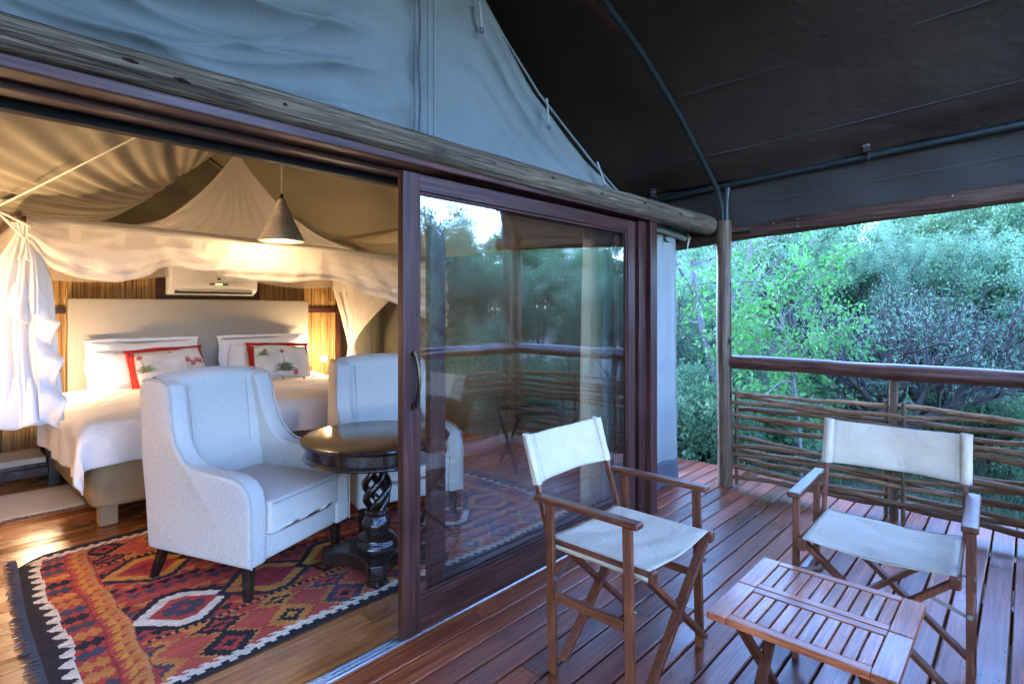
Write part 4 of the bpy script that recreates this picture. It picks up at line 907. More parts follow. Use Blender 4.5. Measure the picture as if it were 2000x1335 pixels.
def pillow_grid(w, h, t, seed, nu=44, nv=32, sag=.02):
    u = np.linspace(-1, 1, nu)[:, None]*np.ones((1, nv)); v = np.linspace(-1, 1, nv)[None]*np.ones((nu, 1)); wb = Wob(seed, 10, .3, 1.4)
    th = t/2*np.clip((1-np.abs(u)**2.6), 0, 1)**.55*np.clip((1-np.abs(v)**2.6), 0, 1)**.55*(1+.10*wb(u, v))
    px_ = u*w/2*(1-.05*(1-v**2)*0-.045*v**2*np.abs(u)+.0)*(1-.06*(1-np.abs(v))*np.abs(u)**6*-1); pz = v*h/2*(1-.05*(1-u**2)*np.sign(v)*np.sign(v))
    pz = pz+.012*wb(u+3, v)*(np.abs(v) > .8); return u, v, px_, th, pz
def pillow(label, c_, w, h, t, tilt, yaw, seed, mat, flange=None, painter=None, roll=0):
    o = thing('decor_pillow' if painter else 'pillow', label, 'pillow', c_); o.rotation_euler = (R(tilt), R(roll), R(yaw))
    nu, nv = (110, 80) if painter else (44, 32)
    u, v, X, T, Z = pillow_grid(w, h, t, seed, nu, nv)
    P = np.stack([X, -T, Z], -1); Q = np.stack([X, T, Z], -1)
    if painter:
        me = MB().grid(P).mesh('cover', smooth=True, ang=180); cols = painter(u.ravel()*w/2, v.ravel()*h/2); paint_attr(me, cols); link('cover', me, M['print'], o, local=True)
        lbuild(MB().grid(Q), 'back', M['red'], o, smooth=True, ang=180)
    else:
        lbuild(MB().grid(P).grid(Q), 'cover', mat, o, smooth=True, ang=180)
    if flange:
        f, fm = flange; n = 40; rows = []
        loop = [(s, -1) for s in np.linspace(-1, 1, n)]+[(1, s) for s in np.linspace(-1, 1, n)]+[(s, 1) for s in np.linspace(1, -1, n)]+[(-1, s) for s in np.linspace(1, -1, n)]
        wv = Wob(seed+5, 6, .5, 2)
        for k_ in (0, .5, 1):
            row = []
            for (a, b_) in loop:
                sag_ = .012*wv(a*1.5, b_*1.5)*k_
                row.append((a*w/2*(1-.045)+np.sign(a)*(abs(a) > .99)*f*k_+(a*f*k_ if abs(b_) > .99 else 0)*.6, sag_+.006, b_*h/2+np.sign(b_)*(abs(b_) > .99)*f*k_*(1 if abs(b_) > .99 else 0)))
            rows.append(row)
        lbuild(MB().grid(np.array(rows), True), 'flange', fm, o, smooth=True, ang=180, solid=.004)
    return o
def strokes(segs, base):
    def fn(x, z):
        C = np.ones((len(x), 3))*np.array(base); 
        for (x0, z0, x1, z1, w0, w1, col) in segs:
            dx, dz = x1-x0, z1-z0; L2 = dx*dx+dz*dz+1e-9; t = np.clip(((x-x0)*dx+(z-z0)*dz)/L2, 0, 1); d = np.hypot(x-x0-t*dx, z-z0-t*dz); k = np.clip((w0+(w1-w0)*t-d)/.003+.5, 0, 1)[:, None]; C = C*(1-k)+np.array(col)*k
        return C
    return fn
def aloe(cx, cz, r, n=11, col=(.13,.17,.09), flower=None, seed=0):
    g_ = random.Random(seed); s = []
    for k in range(n):
        a = math.pi*(.02+.96*k/(n-1)); rr = r*g_.uniform(.75, 1); mx, mz = cx+math.cos(a)*rr*.6, cz+math.sin(a)*rr*.75; ex, ez = cx+math.cos(a)*rr*1.15, cz+math.sin(a)*rr*.85-abs(math.cos(a))*r*.15; c2 = tuple(q*g_.uniform(.6, 1.4) for q in col)
        s += [(cx, cz, mx, mz, r*.065, r*.055, c2), (mx, mz, ex, ez, r*.055, r*.012, c2)]
    if flower:
        fx, fz, fc = flower; s.append((cx, cz, fx, fz, .004, .003, (.28,.17,.12)))
        for k in range(16): a = k*.393; s.append((fx, fz, fx+.022*math.cos(a), fz+.02*math.sin(a), .005, .003, tuple(q*g_.uniform(.7, 1.3) for q in fc)))
    return s
def spikes(x, z, n, seed):
    g_ = random.Random(seed); s = []
    for k in range(n):
        xx = x+k*.022; zz = z+g_.uniform(-.01, .03); s.append((xx, z-.10, xx, zz, .002, .002, (.3,.2,.13)))
        for j_ in range(7): s.append((xx-.007, zz+j_*.008, xx+.007, zz+j_*.008, .006-.0006*j_, .006-.0006*j_, (.5,.10+.02*(j_ % 2),.09)))
    return s
CRM = (.74,.68,.59); RD = (.42,.025,.018)
segL = aloe(-.20,-.02,.10,11,(.20,.23,.12),(-.235,.13,(.42,.14,.10)),1)+spikes(.14,.02,7,2)+aloe(.02,.165,.03,7,(.16,.19,.1),None,9)+[(-.29,.2,-.29,-.2,.022,.022,RD)]+[(.02,-.14,.2,-.15,.0015,.0015,(.5,.45,.4)), (-.05,.10,.10,.105,.0015,.0015,(.5,.45,.4))]
segR = aloe(.02,-.12,.13,13,(.12,.16,.09),(.0,.11,(.36,.09,.07)),3)+aloe(-.19,.06,.07,14,(.17,.22,.11),(-.17,.12,(.42,.16,.1)),4)+aloe(.17,.16,.05,9,(.15,.2,.1),None,6)+spikes(.12,-.17,2,5)+[(-.29,.2,-.29,-.2,.02,.02,RD), (.08,-.02,.2,-.03,.0015,.0015,(.5,.45,.4)), (-.22,-.06,-.12,-.06,.0015,.0015,(.5,.45,.4))]
pillow('large white pillow leaning on the left half of the headboard', (1.56,6.27,.87), .92, .46, .22, -14, 0, 31, M['pillowcase'], (.03, M['pillowcase']))
pillow('white pillow at left standing in front of another white pillow', (1.48,6.12,.84), .74, .40, .22, -20, 2, 32, M['pillowcase'])
pillow('large white pillow leaning on the right half of the headboard', (2.70,6.27,.87), .92, .46, .22, -14, 0, 33, M['pillowcase'], (.03, M['pillowcase']))
pillow('white pillow at right half hidden behind an aloe print cushion', (2.66,6.12,.84), .74, .40, .22, -20, -2, 34, M['pillowcase'])
pillow('red edged aloe print cushion on the left, with a row of red flower spikes', (1.66,5.93,.83), .60, .40, .16, -26, 3, 35, M['print'], (.032, M['red']), strokes(segL, CRM), roll=-2)
pillow('red edged aloe print cushion on the right, with one large spiky plant', (2.70,5.88,.83), .60, .40, .16, -26, -4, 36, M['print'], (.032, M['red']), strokes(segR, CRM), roll=3)
gg = random.Random(4)
for k, (x, y) in enumerate(((1.5,5.55), (2.45,5.5), (2.75,5.45), (2.9,5.55), (3.02,5.35), (2.6,5.6))):
    o = MB().lathe([(0,0), (.012,.004), (.014,.012), (.006,.016), (0,.014)], x, y, 8).xf(lambda p: (p.x, p.y, p.z+.69)).build('seed_pod', M['bark'], None, smooth=True)
    tag(o, 'tiny brown seed pod strewn on the white duvet', 'seed pod', 'seed pods strewn on the duvet')

# ---- canopy
can = thing('bed_canopy', 'white mosquito net canopy gathered to a knot above the bed', 'canopy', (2.05, 5.3, 1.9))
fz = lambda x: 1.925-(x-.4)*.021
P, r_ = logpath((.30,4.28,1.925), (3.70,4.28,1.856), 30, .003, .022, .001, 51); MB().tube(P, r_, 10).build('front_pole', M['post'], can, smooth=True)
for (p, q_) in (((.42,4.2,1.94), (.42,6.45,1.94)), ((3.6,4.2,1.90), (3.6,6.45,1.90)), ((.3,6.38,1.92), (3.72,6.38,1.90))): MB().tube([p, q_], .02, 8).build('pole', M['post'], can, smooth=True)
def net_roof():
    n, ns = 340, 40; x0, x1, y0, y1 = .42, 3.6, 4.28, 6.38; per = []
    for k in range(n):
        f = k/n*2*((x1-x0)+(y1-y0)); L1, L2 = x1-x0, y1-y0
        if f < L1: per.append((x0+f, y0))
        elif f < L1+L2: per.append((x1, y0+f-L1))
        elif f < 2*L1+L2: per.append((x1-(f-L1-L2), y1))
        else: per.append((x0, y1-(f-2*L1-L2)))
    per = np.array(per); s = np.linspace(.012, 1, ns)[:, None]; ax, ay, az_ = 2.03, 5.3, 2.84; th = np.arange(n)[None]*6.283/n
    X = ax+(per[None, :, 0]-ax)*s; Y = ay+(per[None, :, 1]-ay)*s
    zb = np.where(np.abs(per[:, 1]-y0) < 1e-6, 1.945-(per[:, 0]-.4)*.021, 1.90)[None]
    Z = zb+(az_-zb)*(1-s)**3.2
    pl = (np.sin(th*52)+.6*np.sin(th*89+1.5)+.5*np.sin(th*31+.7))*.010*np.clip(s*5, 0, 1)*(1-s)**.4
    MB().grid(np.stack([X, Y, Z+pl], -1), True).build('net_roof', M['sheer'], can, smooth=True, ang=180)
net_roof()
m = MB(); g2 = random.Random(3)
for k in range(16):
    a = g2.uniform(0, 6.28); z = g2.uniform(2.79, 2.90); m.tube([(2.03+.03*math.cos(a+t), 5.3+.03*math.sin(a+t), z+.02*math.sin(t*1.5)) for t in np.linspace(0, 2.5, 7)], [.008,.014,.017,.018,.017,.014,.008], 7)
m.build('knot', M['sheer2'], can, smooth=True)
MB().tube([(2.03,5.3,2.88), (2.05,5.3,3.18)], .006, 6).build('hanging_cord', M['rope'], can)
m = MB(); P, r_ = logpath((.46,4.275,1.9238), (3.62,4.275,1.8575), 60, .002, .033, .003, 61); m.tube(P, r_, 12, False); m.build('pole_sleeve', M['sheer2'], can, smooth=True, ang=180)
VAL = [(.46,1.80), (.52,1.72), (.563,1.64), (.697,1.59), (.88,1.566), (1.048,1.610), (1.142,1.68), (1.25,1.685), (1.421,1.662), (1.703,1.618), (2.016,1.605), (2.20,1.635), (2.41,1.64), (2.655,1.56), (3.086,1.42), (3.62,1.22)]
def valance_front():
    nx, nt_ = 260, 30; X = np.linspace(.46, 3.62, nx)[:, None]*np.ones((1, nt_)); t = np.linspace(0, 1, nt_)[None]
    xs = np.array([p[0] for p in VAL]); zb = np.interp(X, xs, [p[1] for p in VAL]); kern = np.ones(7)/7; zb1 = np.convolve(np.pad(zb[:, 0], 3, mode='edge'), kern, 'valid')[:, None]
    zt = fz(X)-.02; Z = zt+(zb1-zt)*t; w = Wob(71, 10, .5, 2.5)
    # drape lines sweep toward the two gathering points
    d1 = np.hypot(X-.50, Z-1.85); d2 = np.hypot(X-1.35, (Z-1.86)); d3 = np.hypot(X-3.4, (Z-1.9)*1.3)
    fold = .035*np.sin(d1*34)*np.exp(-d1/.45)+.035*np.sin(d2*36)*np.exp(-np.abs(d2-.1)/.45)+.04*np.sin(d3*30+X*2)*np.clip((X-1.9), 0, 1)
    Y = 4.245-.03*np.sin(t*3.0)-.026*np.clip(t-.3, 0, 1)*np.sin(t*19+2.2*np.sin(X*4.2)+X*3)-t*(fold+.012*w(X*1.3, Z*2))+.01*np.sin(X*28)*(1-t)*.5
    MB().grid(np.stack([X, Y, Z], -1)).build('front_valance', M['sheer'], can, smooth=True, ang=180)
    # doubled cloth gathered in the swag
    t2 = .38+.62*t; Z2 = zt+(zb1-zt)*t2; MB().grid(np.stack([X, Y+.018+.008*np.sin(X*11), Z2+.012], -1)).build('swag', M['sheer2'], can, smooth=True, ang=180)
    # second, higher swag behind
    zb3 = 1.72-.06*np.sin(np.clip((X-1.1)/1.3, 0, 1)*3.14); Zc = zt+(zb3-zt)*t; MB().grid(np.stack([X, 4.31+.02*np.sin(X*7)+.03*t+.02*np.sin(Z*30+X*5)*t, Zc], -1)[80:230]).build('swag', M['sheer2'], can, smooth=True, ang=180)
    for x in np.arange(.68, 3.5, .225):
        zt_ = fz(x)-.034; MB().add([(x-.032,4.222,zt_), (x+.032,4.222,zt_), (x+.022,4.212,zt_-.09), (x-.022,4.212,zt_-.09)], [(0,1,2,3)]).build('tab', M['sheer'], can)
valance_front()
def net_sides():
    # net hanging inside along the left, right and rear poles
    for (p, q_, zb) in (((.43,4.35), (.43,6.38), 1.72), ((3.59,4.35), (3.59,6.38), 1.66), ((.5,6.36), (3.6,6.36), 1.70)):
        n = 70; s = np.linspace(0, 1, n)[:, None]*np.ones((1, 10)); t = np.linspace(0, 1, 10)[None]*np.ones((n, 1)); X = p[0]+(q_[0]-p[0])*s; Y = p[1]+(q_[1]-p[1])*s; Z = 1.92-(1.92-zb+.05*np.sin(s*9))*t
        MB().grid(np.stack([X+.02*np.sin(s*60)*t, Y-.02*np.sin(s*47)*t, Z], -1)).build('side_valance', M['sheer'], can, smooth=True, ang=180)
net_sides()
def drape_column(name, cx, cy, prof, waves, mat, seed, lean=(0,0)):
    n = 260; rows = []
    for (z, rx, ry, ox) in prof:
        row = []
        for k in range(n):
            a = 2*math.pi*k/n; amp = 1+.15*math.sin(a*waves+seed+z*.6)+.07*math.sin(a*waves*2+1+z*1.5)+.03*math.sin(a*waves*4+z); row.append((cx+ox+rx*amp*math.cos(a), cy+ry*amp*math.sin(a), z))
        rows.append(row)
    return MB().grid(np.array(rows), True).build(name, mat, can, smooth=True, ang=180)
drape_column('corner_drape', .45, 4.30, [(1.90,.05,.04,.0), (1.84,.03,.03,.0), (1.80,.045,.04,.0), (1.70,.09,.06,.0), (1.55,.125,.08,-.01), (1.40,.145,.09,-.02), (1.2,.155,.095,-.02), (1.0,.16,.10,-.01), (.85,.165,.10,.0), (.73,.168,.10,.0)], 13, M['drape'], 3)
drape_column('corner_drape', 3.66, 6.25, [(1.90,.12,.06,.0), (1.6,.13,.06,.04), (1.3,.10,.055,.10), (1.05,.06,.04,.12), (.93,.035,.03,.12), (.85,.05,.035,.12), (.7,.08,.05,.12), (.4,.10,.06,.12)], 9, M['sheer2'], 5)
drape_column('corner_drape', .46, 6.22, [(1.90,.12,.06,.0), (1.6,.14,.07,.0), (1.3,.10,.055,.0), (1.05,.06,.04,-.02), (.93,.035,.03,-.02), (.7,.08,.05,-.02)], 9, M['sheer2'], 6)
def net_sweep():
    # front of the right net swept back to its tie
    n = 40; s = np.linspace(0, 1, n)[:, None]*np.ones((1, 24)); t = np.linspace(0, 1, 24)[None]*np.ones((n, 1)); X = 3.64+.32*s*(1-t)**1.2+.12*t; Y = 6.2-1.3*s*(1-t)**1.3; Z = 1.86-(1.86-.93)*t**(.75+.3*s)
    Y = Y+.02*np.sin(s*40)*(1-t*.5); MB().grid(np.stack([X, Y, Z], -1)).build('swept_net', M['sheer'], can, smooth=True, ang=180)
net_sweep()
def flounces():
    # the net's deep white hem falls in soft tiers round the front of the corner drape
    tiers = [(-185, 5, 1.56, 1.33, -.045, .135, 3), (-185, -45, 1.02, .735, .012, .165, 2.5)]
    for k, (a0, a1, z1, z0, tilt, rr, nf) in enumerate(tiers):
        n, m_ = 70, 16; u = np.linspace(0, 1, n)[:, None]*np.ones((1, m_)); t = np.linspace(0, 1, m_)[None]*np.ones((n, 1)); a = np.radians(a0+(a1-a0)*u)
        r = (rr-.05+.055*t**.8)*(1+(.05+.13*t)*np.sin(u*nf*6.283+k*1.7)+.03*np.sin(u*nf*14+k)); end = np.clip(np.minimum(u, 1-u)*9, 0, 1); r = r*(.86+.14*end)
        hem = z0+tilt*np.cos(a)+.012*np.sin(u*nf*6.283+k+1); Z = z1+(hem-z1)*t
        X = .445+r*np.cos(a); Y = 4.30+r*.78*np.sin(a); MB().grid(np.stack([X, Y, Z], -1)).build('flounce', M['drape'], can, smooth=True, ang=180, solid=.002)
flounces()
def cascade():
    # the hem doubles back on itself down the right-hand edge
    n, m_ = 260, 14; q_ = np.linspace(0, 1, n)[:, None]*np.ones((1, m_)); w_ = np.linspace(0, 1, m_)[None]*np.ones((n, 1)); ph = q_*2.6*2*math.pi+.6
    z = 1.37-.60*q_; X = .485+.02*q_+w_*(.095+.022*np.cos(ph)+.02*q_); Y = 4.165-.02*q_-w_*.055*np.sin(ph)-.012*np.sin(w_*7+ph*1.3)*w_; Z = z+w_*(.02*np.sin(ph+.5)-.06)
    MB().grid(np.stack([X, Y, Z], -1)).build('hem_cascade', M['drape'], can, smooth=True, ang=180, solid=.002)
cascade()
for a in ((.40,4.24,1.87), (.47,4.23,1.88)): MB().tube([(.33,4.26,1.96), a, (.455,4.225,1.80), (.44+(a[0]-.43)*.5,4.20,1.68)], [.008,.009,.010,.011], 6).build('tie', M['drape'], can, smooth=True)
MB().tube([(.30,4.28,1.95), (.47,3.5,2.03), (.633,2.7,2.108), (.74,2.16,2.16)], .004, 6).build('guy_rope', M['rope'], can, smooth=True)

# ---- nightstands, lamps
def nightstand(label, loc):
    t = thing('nightstand', label, 'nightstand', loc, group='nightstands beside the bed')
    lb = lambda m, n, mt=M['nightwood']: lbuild(m, n, mt, t, bevel=.004)
    for sx in (-1, 1):
        for y in (-.22, .2): lb(MB().box(sx*.235-.035, sx*.235+.035, y-.035, y+.035, 0, .585), 'leg')
    lb(MB().box(-.29, .29, -.27, .25, .586, .62), 'top'); lb(MB().box(-.199, .199, -.23, -.21, .50, .584), 'apron')
    lb(MB().box(-.199, .199, -.23, .21, .16, .185), 'shelf'); lb(MB().box(-.199, .199, -.245, -.225, .09, .158), 'rail')
    lbuild(MB().box(-.19, .19, -.22, .18, .187, .235), 'drawer_box', M['paper'], t, bevel=.004)
    return t
ns = nightstand('dark wooden nightstand left of the bed below the white drape', (.55, 5.95, 0))
ns2 = copy_tree(ns); ns2.location = (3.62, 6.08, 0); ns2['label'] = 'dark wooden nightstand right of the bed under the glowing lamp'
# thin reeds seen through the open stand belong to the wall behind
WARM = (1, .66, .36)
def point(name, loc, power, rad, parent, col=WARM):
    l = bpy.data.lights.new(name, 'POINT'); l.energy = power; l.shadow_soft_size = rad; l.color = col; o = bpy.data.objects.new(name, l); COL.objects.link(o); o.location = loc; o.parent = parent; return o
LP = dict(pend=9.0, bed=1.6, floor=3.8)
def bedside(label, loc, lit):
    t = thing('bedside_lamp', label, 'lamp', loc, group='bedside lamps')
    lbuild(MB().lathe([(0,0), (.055,0), (.055,.012), (.012,.02), (.0,.02)], n=24), 'base', M['brass'], t, smooth=True, ang=40)
    lbuild(MB().tube([(0,0,.015), (0,.0,.12), (0,-.01,.16)], .005, 8), 'stem', M['brass'], t, smooth=True)
    lbuild(MB().lathe([(.0,.226), (.020,.220), (.035,.196), (.028,.170), (.012,.16), (0,.158)], n=16), 'bulb', emit('bulb_glow', (1,.74,.42), 24), t, smooth=True)
    lbuild(MB().lathe([(.020,.225), (.026,.222), (.05,.175), (.047,.175), (.024,.215), (.02,.22)], n=24).xf(lambda p: (p.x, p.y+.02, p.z)) if lit == 'shade' else MB().lathe([(.014,.165), (.016,.15), (.012,.14), (0,.14)], n=16), 'shade' if lit == 'shade' else 'socket', M['brass'], t, smooth=True)
    point('lamp_light', (0,-.05,.20), LP['bed']*(1.0 if lit == 'shade' else .8), .03, t); return t
bedside('small brass bedside lamp glowing brightly by the reed wall on the right', (3.36, 6.17, .62), 'bare')
bedside('small brass bedside lamp half hidden behind the white corner drape', (.735, 6.0, .62), 'shade')
pd = thing('pendant_lamp', 'conical ribbed plaster pendant lamp hanging in front of the canopy', 'lamp', (1.80, 3.9, 1.885))
def pendant():
    prof = []
    for s in np.linspace(0, 1, 60): prof.append((.158-.118*s**.92+.0022*math.sin(s*75), s*.25))
    prof += [(.040,.255), (.034,.262), (.030,.29), (.024,.30), (.010,.305)]; inner = [(r-.006, z-.003) for r, z in prof[::-1]][3:]
    lbuild(MB().lathe(prof+inner, n=48), 'shade', M['lampshade'], pd, smooth=True, ang=60)
    lbuild(MB().tube([(0,0,.30), (0,0,1.20)], .005, 6), 'cord', M['rope'], pd); lbuild(MB().tube([(0,0,.30), (0,0,.335)], .011, 10), 'cord_grip', M['brass'], pd)
    lbuild(MB().lathe([(0,.03), (.022,.035), (.034,.06), (.028,.09), (.014,.12), (.014,.16), (0,.16)], n=20), 'bulb', emit('pendant_bulb', (1,.8,.55), 9), pd, smooth=True)
    point('lamp_light', (0,0,.024), LP['pend'], .045, pd)
pendant()
# floor lamp standing just out of frame on the left: it lights the left lining
fl = thing('floor_lamp', 'standing lamp with a cream shade in the left corner of the room', 'lamp', (-.16, 3.9, 0))
lbuild(MB().lathe([(0,0), (.14,0), (.14,.02), (.02,.03), (.014,.05), (.014,.86), (0,.86)], n=28), 'stand', M['nightwood'], fl, smooth=True, ang=40)
lbuild(MB().lathe([(.20,.82), (.15,1.08), (.147,1.08), (.197,.82)], n=36), 'shade', M['sheer2'], fl, smooth=True, ang=60)
lbuild(MB().lathe([(0,.86), (.03,.88), (.036,.92), (.02,.96), (0,.97)], n=16), 'bulb', emit('floor_bulb', (1,.8,.55), 22), fl, smooth=True)
point('lamp_light', (0,0,1.02), LP['floor'], .10, fl)

# ---- luggage rack
lr = thing('luggage_rack', 'black folding luggage rack with webbing straps, seen through the glass', 'rack', (3.86, 3.25, 0))
for x in (-.30, .30):
    pass
for y in (-.2, .2): lbuild(MB().bar((-.33,y,.50), (.33,y,.50), .03, .03), 'top_rail', M['black'], lr, bevel=.004)
for x in (-.30, .30):
    for s in (-1, 1): lbuild(MB().bar((x+s*.013,-s*.2,.485), (x+s*.013,s*.2,.01), .02, .03, (1,0,0)), 'leg', M['black'], lr, bevel=.003)
for x in (-.2, 0, .2): lbuild(MB().box(x-.03, x+.03, -.215, .215, .514, .518), 'strap', M['webbing'], lr)
lr.rotation_euler = (0, 0, R(-22))

# ---- curtains drawn to the right side
def curtain(name, label, x0, x1, yc, amp, n_w, mat, seed, z0=.03, z1=1.96):
    n, nz = 200, 24; u = np.linspace(0, 1, n)[:, None]*np.ones((1, nz)); t = np.linspace(0, 1, nz)[None]*np.ones((n, 1)); w = Wob(seed, 6, .5, 2, 1)
    ph = u*n_w*6.283+.8*np.sin(u*9+seed); X = x0+(x1-x0)*u+.01*np.sin(ph*2); Y = yc+amp*np.sin(ph)*(.75+.25*(1-t))+.012*np.sin(t*4+u*5); Z = z0+(z1-z0)*t
    o = MB().grid(np.stack([X, Y, Z], -1)).build(name, mat, None, smooth=True, ang=180, solid=.002); tag(o, label, 'curtain'); return o
curtain('curtain', 'tan curtain gathered inside the glass door beside the frame', 3.18, 3.42, 2.26, .035, 4, M['curtain_tan'], 1)
curtain('curtain', 'pale white curtain with close pleats at the right edge of glass', 3.36, 3.62, 2.20, .03, 9, M['curtain_white'], 2)
curtain('curtain', 'tan curtain strip nearest the right door jamb, behind the white one', 3.62, 3.95, 2.26, .035, 6, M['curtain_tan'], 3)

# ================================================================== TREES, SHRUBS, GRASS
def gen_tree(seed, h, spec, leaf_n, leaf_l, leaf_w, spread, lean=(0,0), droop=0.0, r0=.10, curl=.25):
    """spec: list of (children, length factor, angle deg, segments) per level; leaves go on the last level's twigs"""
    g_ = np.random.default_rng(seed); SV, SF, nv = [], [], 0; LP_, LD, LT = [], [], []
    last = len(spec)-1
    def grow(p, d, L, r, lev):
        nonlocal nv
        nseg = spec[lev][3]; pts = [p]; dd = d
        for k in range(nseg):
            dd = nrm(dd+g_.normal(0, curl*(.5+.35*lev), 3)*.5+np.array([0,0,.10-(droop if lev >= last-1 else 0)])); p = p+dd*L/nseg; pts.append(p)
        pts = np.array(pts); sides = (8, 6, 5, 4, 3, 3)[min(lev, 5)]; rr = np.linspace(r, r*.55, len(pts)); m = MB().tube(pts, rr, sides, False)
        SV.append(np.array(m.v)); SF.append(np.array(m.f)+nv); nv += len(m.v)
        if lev == last:
            t = g_.random(leaf_n); i = np.minimum((t*nseg).astype(int), nseg-1); f = (t*nseg-i)[:, None]; P_ = pts[i]*(1-f)+pts[i+1]*f
            LP_.append(P_+g_.normal(0, spread, (leaf_n, 3))); LD.append(np.repeat(dd[None], leaf_n, 0)); LT.append(np.full(leaf_n, g_.normal(0, .2))); return
        n, lf, an, _ = spec[lev+1]; n = max(2, int(round(n*g_.uniform(.8, 1.2)))); ph = g_.uniform(0, 6.28)
        for k in range(n):
            t = (.35 if lev else .45)+(1-.4)*(k+g_.random()*.6)/n; t = min(t, 1.0); i = min(int(t*nseg), nseg-1); q_ = pts[i]+(pts[i+1]-pts[i])*(t*nseg-i); t_ = nrm(pts[i+1]-pts[i])
            a_ = ph+k*2.4; s_ = nrm(np.cross(t_, (.3,.9,.1))); u_ = np.cross(t_, s_); an_ = R(an*g_.uniform(.7, 1.25)); nd = nrm(t_*math.cos(an_)+(s_*math.cos(a_)+u_*math.sin(a_))*math.sin(an_)); grow(q_, nd, L*lf*g_.uniform(.8, 1.2), max(rr[i]*.62, .0025), lev+1)
    grow(np.zeros(3), nrm(np.array([lean[0], lean[1], 1.0])), h*spec[0][1], r0, 0)
    SV = np.concatenate(SV); SF = np.concatenate(SF); P_ = np.concatenate(LP_); D = np.concatenate(LD); N = len(P_)
    d = D*.6+g_.normal(0, .75, (N, 3))+np.array([0,0,-droop*2]); d /= np.linalg.norm(d, axis=1, keepdims=True)
    s_ = np.cross(d, g_.normal(0, 1, (N, 3))); s_ /= np.linalg.norm(s_, axis=1, keepdims=True); sc = g_.uniform(.65, 1.25, (N, 1)); l = leaf_l*sc; w = leaf_w*sc
    nn = np.cross(d, s_)
    V = np.stack([P_, P_+d*l*.45+s_*w*.5+nn*w*.12, P_+d*l, P_+d*l*.45-s_*w*.5+nn*w*.12], 1).reshape(-1, 3); F = np.arange(N*4).reshape(-1, 4)
    return SV, SF, V, F, np.repeat(np.clip(g_.normal(.5, .13, N)+np.concatenate(LT), 0, 1), 4)
def tree_proto(name, label, cat, group, bark, leafm, **k):
    SV, SF, V, F, tn = gen_tree(**k); t = thing(name, label, cat, group=group)
    link('trunk', np_mesh('trunk', SV, SF, M[bark], smooth=True), None, t, local=True)
    if len(F): link('crown', np_mesh('crown', V, F, M[leafm], tn), None, t, local=True)
    return t
def put(proto, x, y, s, rz, label=None, group=None, first=False, dz=0):
    o = proto if first else copy_tree(proto); o.location = (x, y, float(gz(x, y))-.03+dz); o.scale = (s,)*3; o.rotation_euler = (0, 0, rz)
    if label: o['label'] = label
    if group: o['group'] = group
    return o
G_BACK = 'trees filling the bush beyond the side railing'; L_BACK = 'feathery blue green tree in the bush beyond the side railing'
G_REFL = 'trees in front of the deck mirrored in the glass'; L_REFL = 'leafy tree mirrored in the glass door panel'
SP5 = [(1,.28,0,5), (5,.95,38,5), (5,.62,42,4), (6,.55,45,4), (5,.5,48,3)]
acacia = tree_proto('acacia_tree', L_BACK, 'tree', G_BACK, 'bark', 'leaf_a', seed=1, h=5.2, spec=SP5, leaf_n=64, leaf_l=.055, leaf_w=.016, spread=.045, r0=.10)
acacia2 = tree_proto('acacia_tree', L_BACK, 'tree', G_BACK, 'darkbark', 'leaf_a', seed=12, h=4.8, spec=SP5, leaf_n=56, leaf_l=.06, leaf_w=.02, spread=.05, r0=.09, droop=.05)
tall = tree_proto('leafy_tree', L_BACK, 'tree', G_BACK, 'bark', 'leaf_b', seed=5, h=6.6, spec=[(1,.36,0,5), (6,.75,40,5), (5,.6,42,4), (5,.55,45,3), (5,.5,45,3)], leaf_n=46, leaf_l=.09, leaf_w=.04, spread=.075, r0=.12)
bush = tree_proto('shrub', 'dense green shrub growing below the deck railing', 'shrub', 'shrubs below the deck railing', 'darkbark', 'leaf_b', seed=8, h=1.7, spec=[(1,.12,0,2), (9,3.8,48,4), (5,.55,40,3), (5,.55,45,3)], leaf_n=60, leaf_l=.06, leaf_w=.026, spread=.06, r0=.04)
# the dark many-stemmed tree with bare twigs, and the bright sapling
thorn = tree_proto('thorn_tree', 'dark many stemmed tree with bare bluish twigs, behind the handrail', 'tree', None, 'twigbark', 'leaf_a', seed=23, h=3.8, spec=[(1,.16,0,3), (6,1.9,50,6), (5,.62,38,5), (5,.6,34,4), (4,.6,30,3)], leaf_n=9, leaf_l=.05, leaf_w=.014, spread=.05, r0=.2)
put(thorn, 8.0, 1.45, .9, 1.0, first=True)
put(thorn, 8.9, .75, .95, 2.9, 'second dark bare twigged tree, further right behind the handrail')
sap = tree_proto('sapling', 'bright green broad leaved sapling just beyond the railing post', 'sapling', None, 'bark', 'leaf_c', seed=31, h=2.6, spec=[(1,.85,0,7), (12,.42,62,5), (4,.55,45,4)], leaf_n=60, leaf_l=.062, leaf_w=.03, spread=.05, droop=.14, r0=.022)
put(sap, 6.35, 1.75, 1.0, .3, first=True)
put(sap, 6.7, 2.35, .72, 2.2, 'smaller bright green sapling left of the taller one, beyond the post')
limb = tree_proto('gnarled_tree', 'gnarled pale limb curving between the canvas wall and the post', 'tree', None, 'bark', 'leaf_a', seed=44, h=3.0, spec=[(1,.8,0,8), (5,.6,55,5), (5,.55,45,4), (5,.5,45,3)], leaf_n=40, leaf_l=.05, leaf_w=.017, spread=.06, r0=.055, lean=(-.1,.35), curl=.5)
put(limb, 7.4, 2.9, 1.15, 0, first=True)
gq = random.Random(99); protos = [acacia, acacia2, tall]; used = set()
spots = []
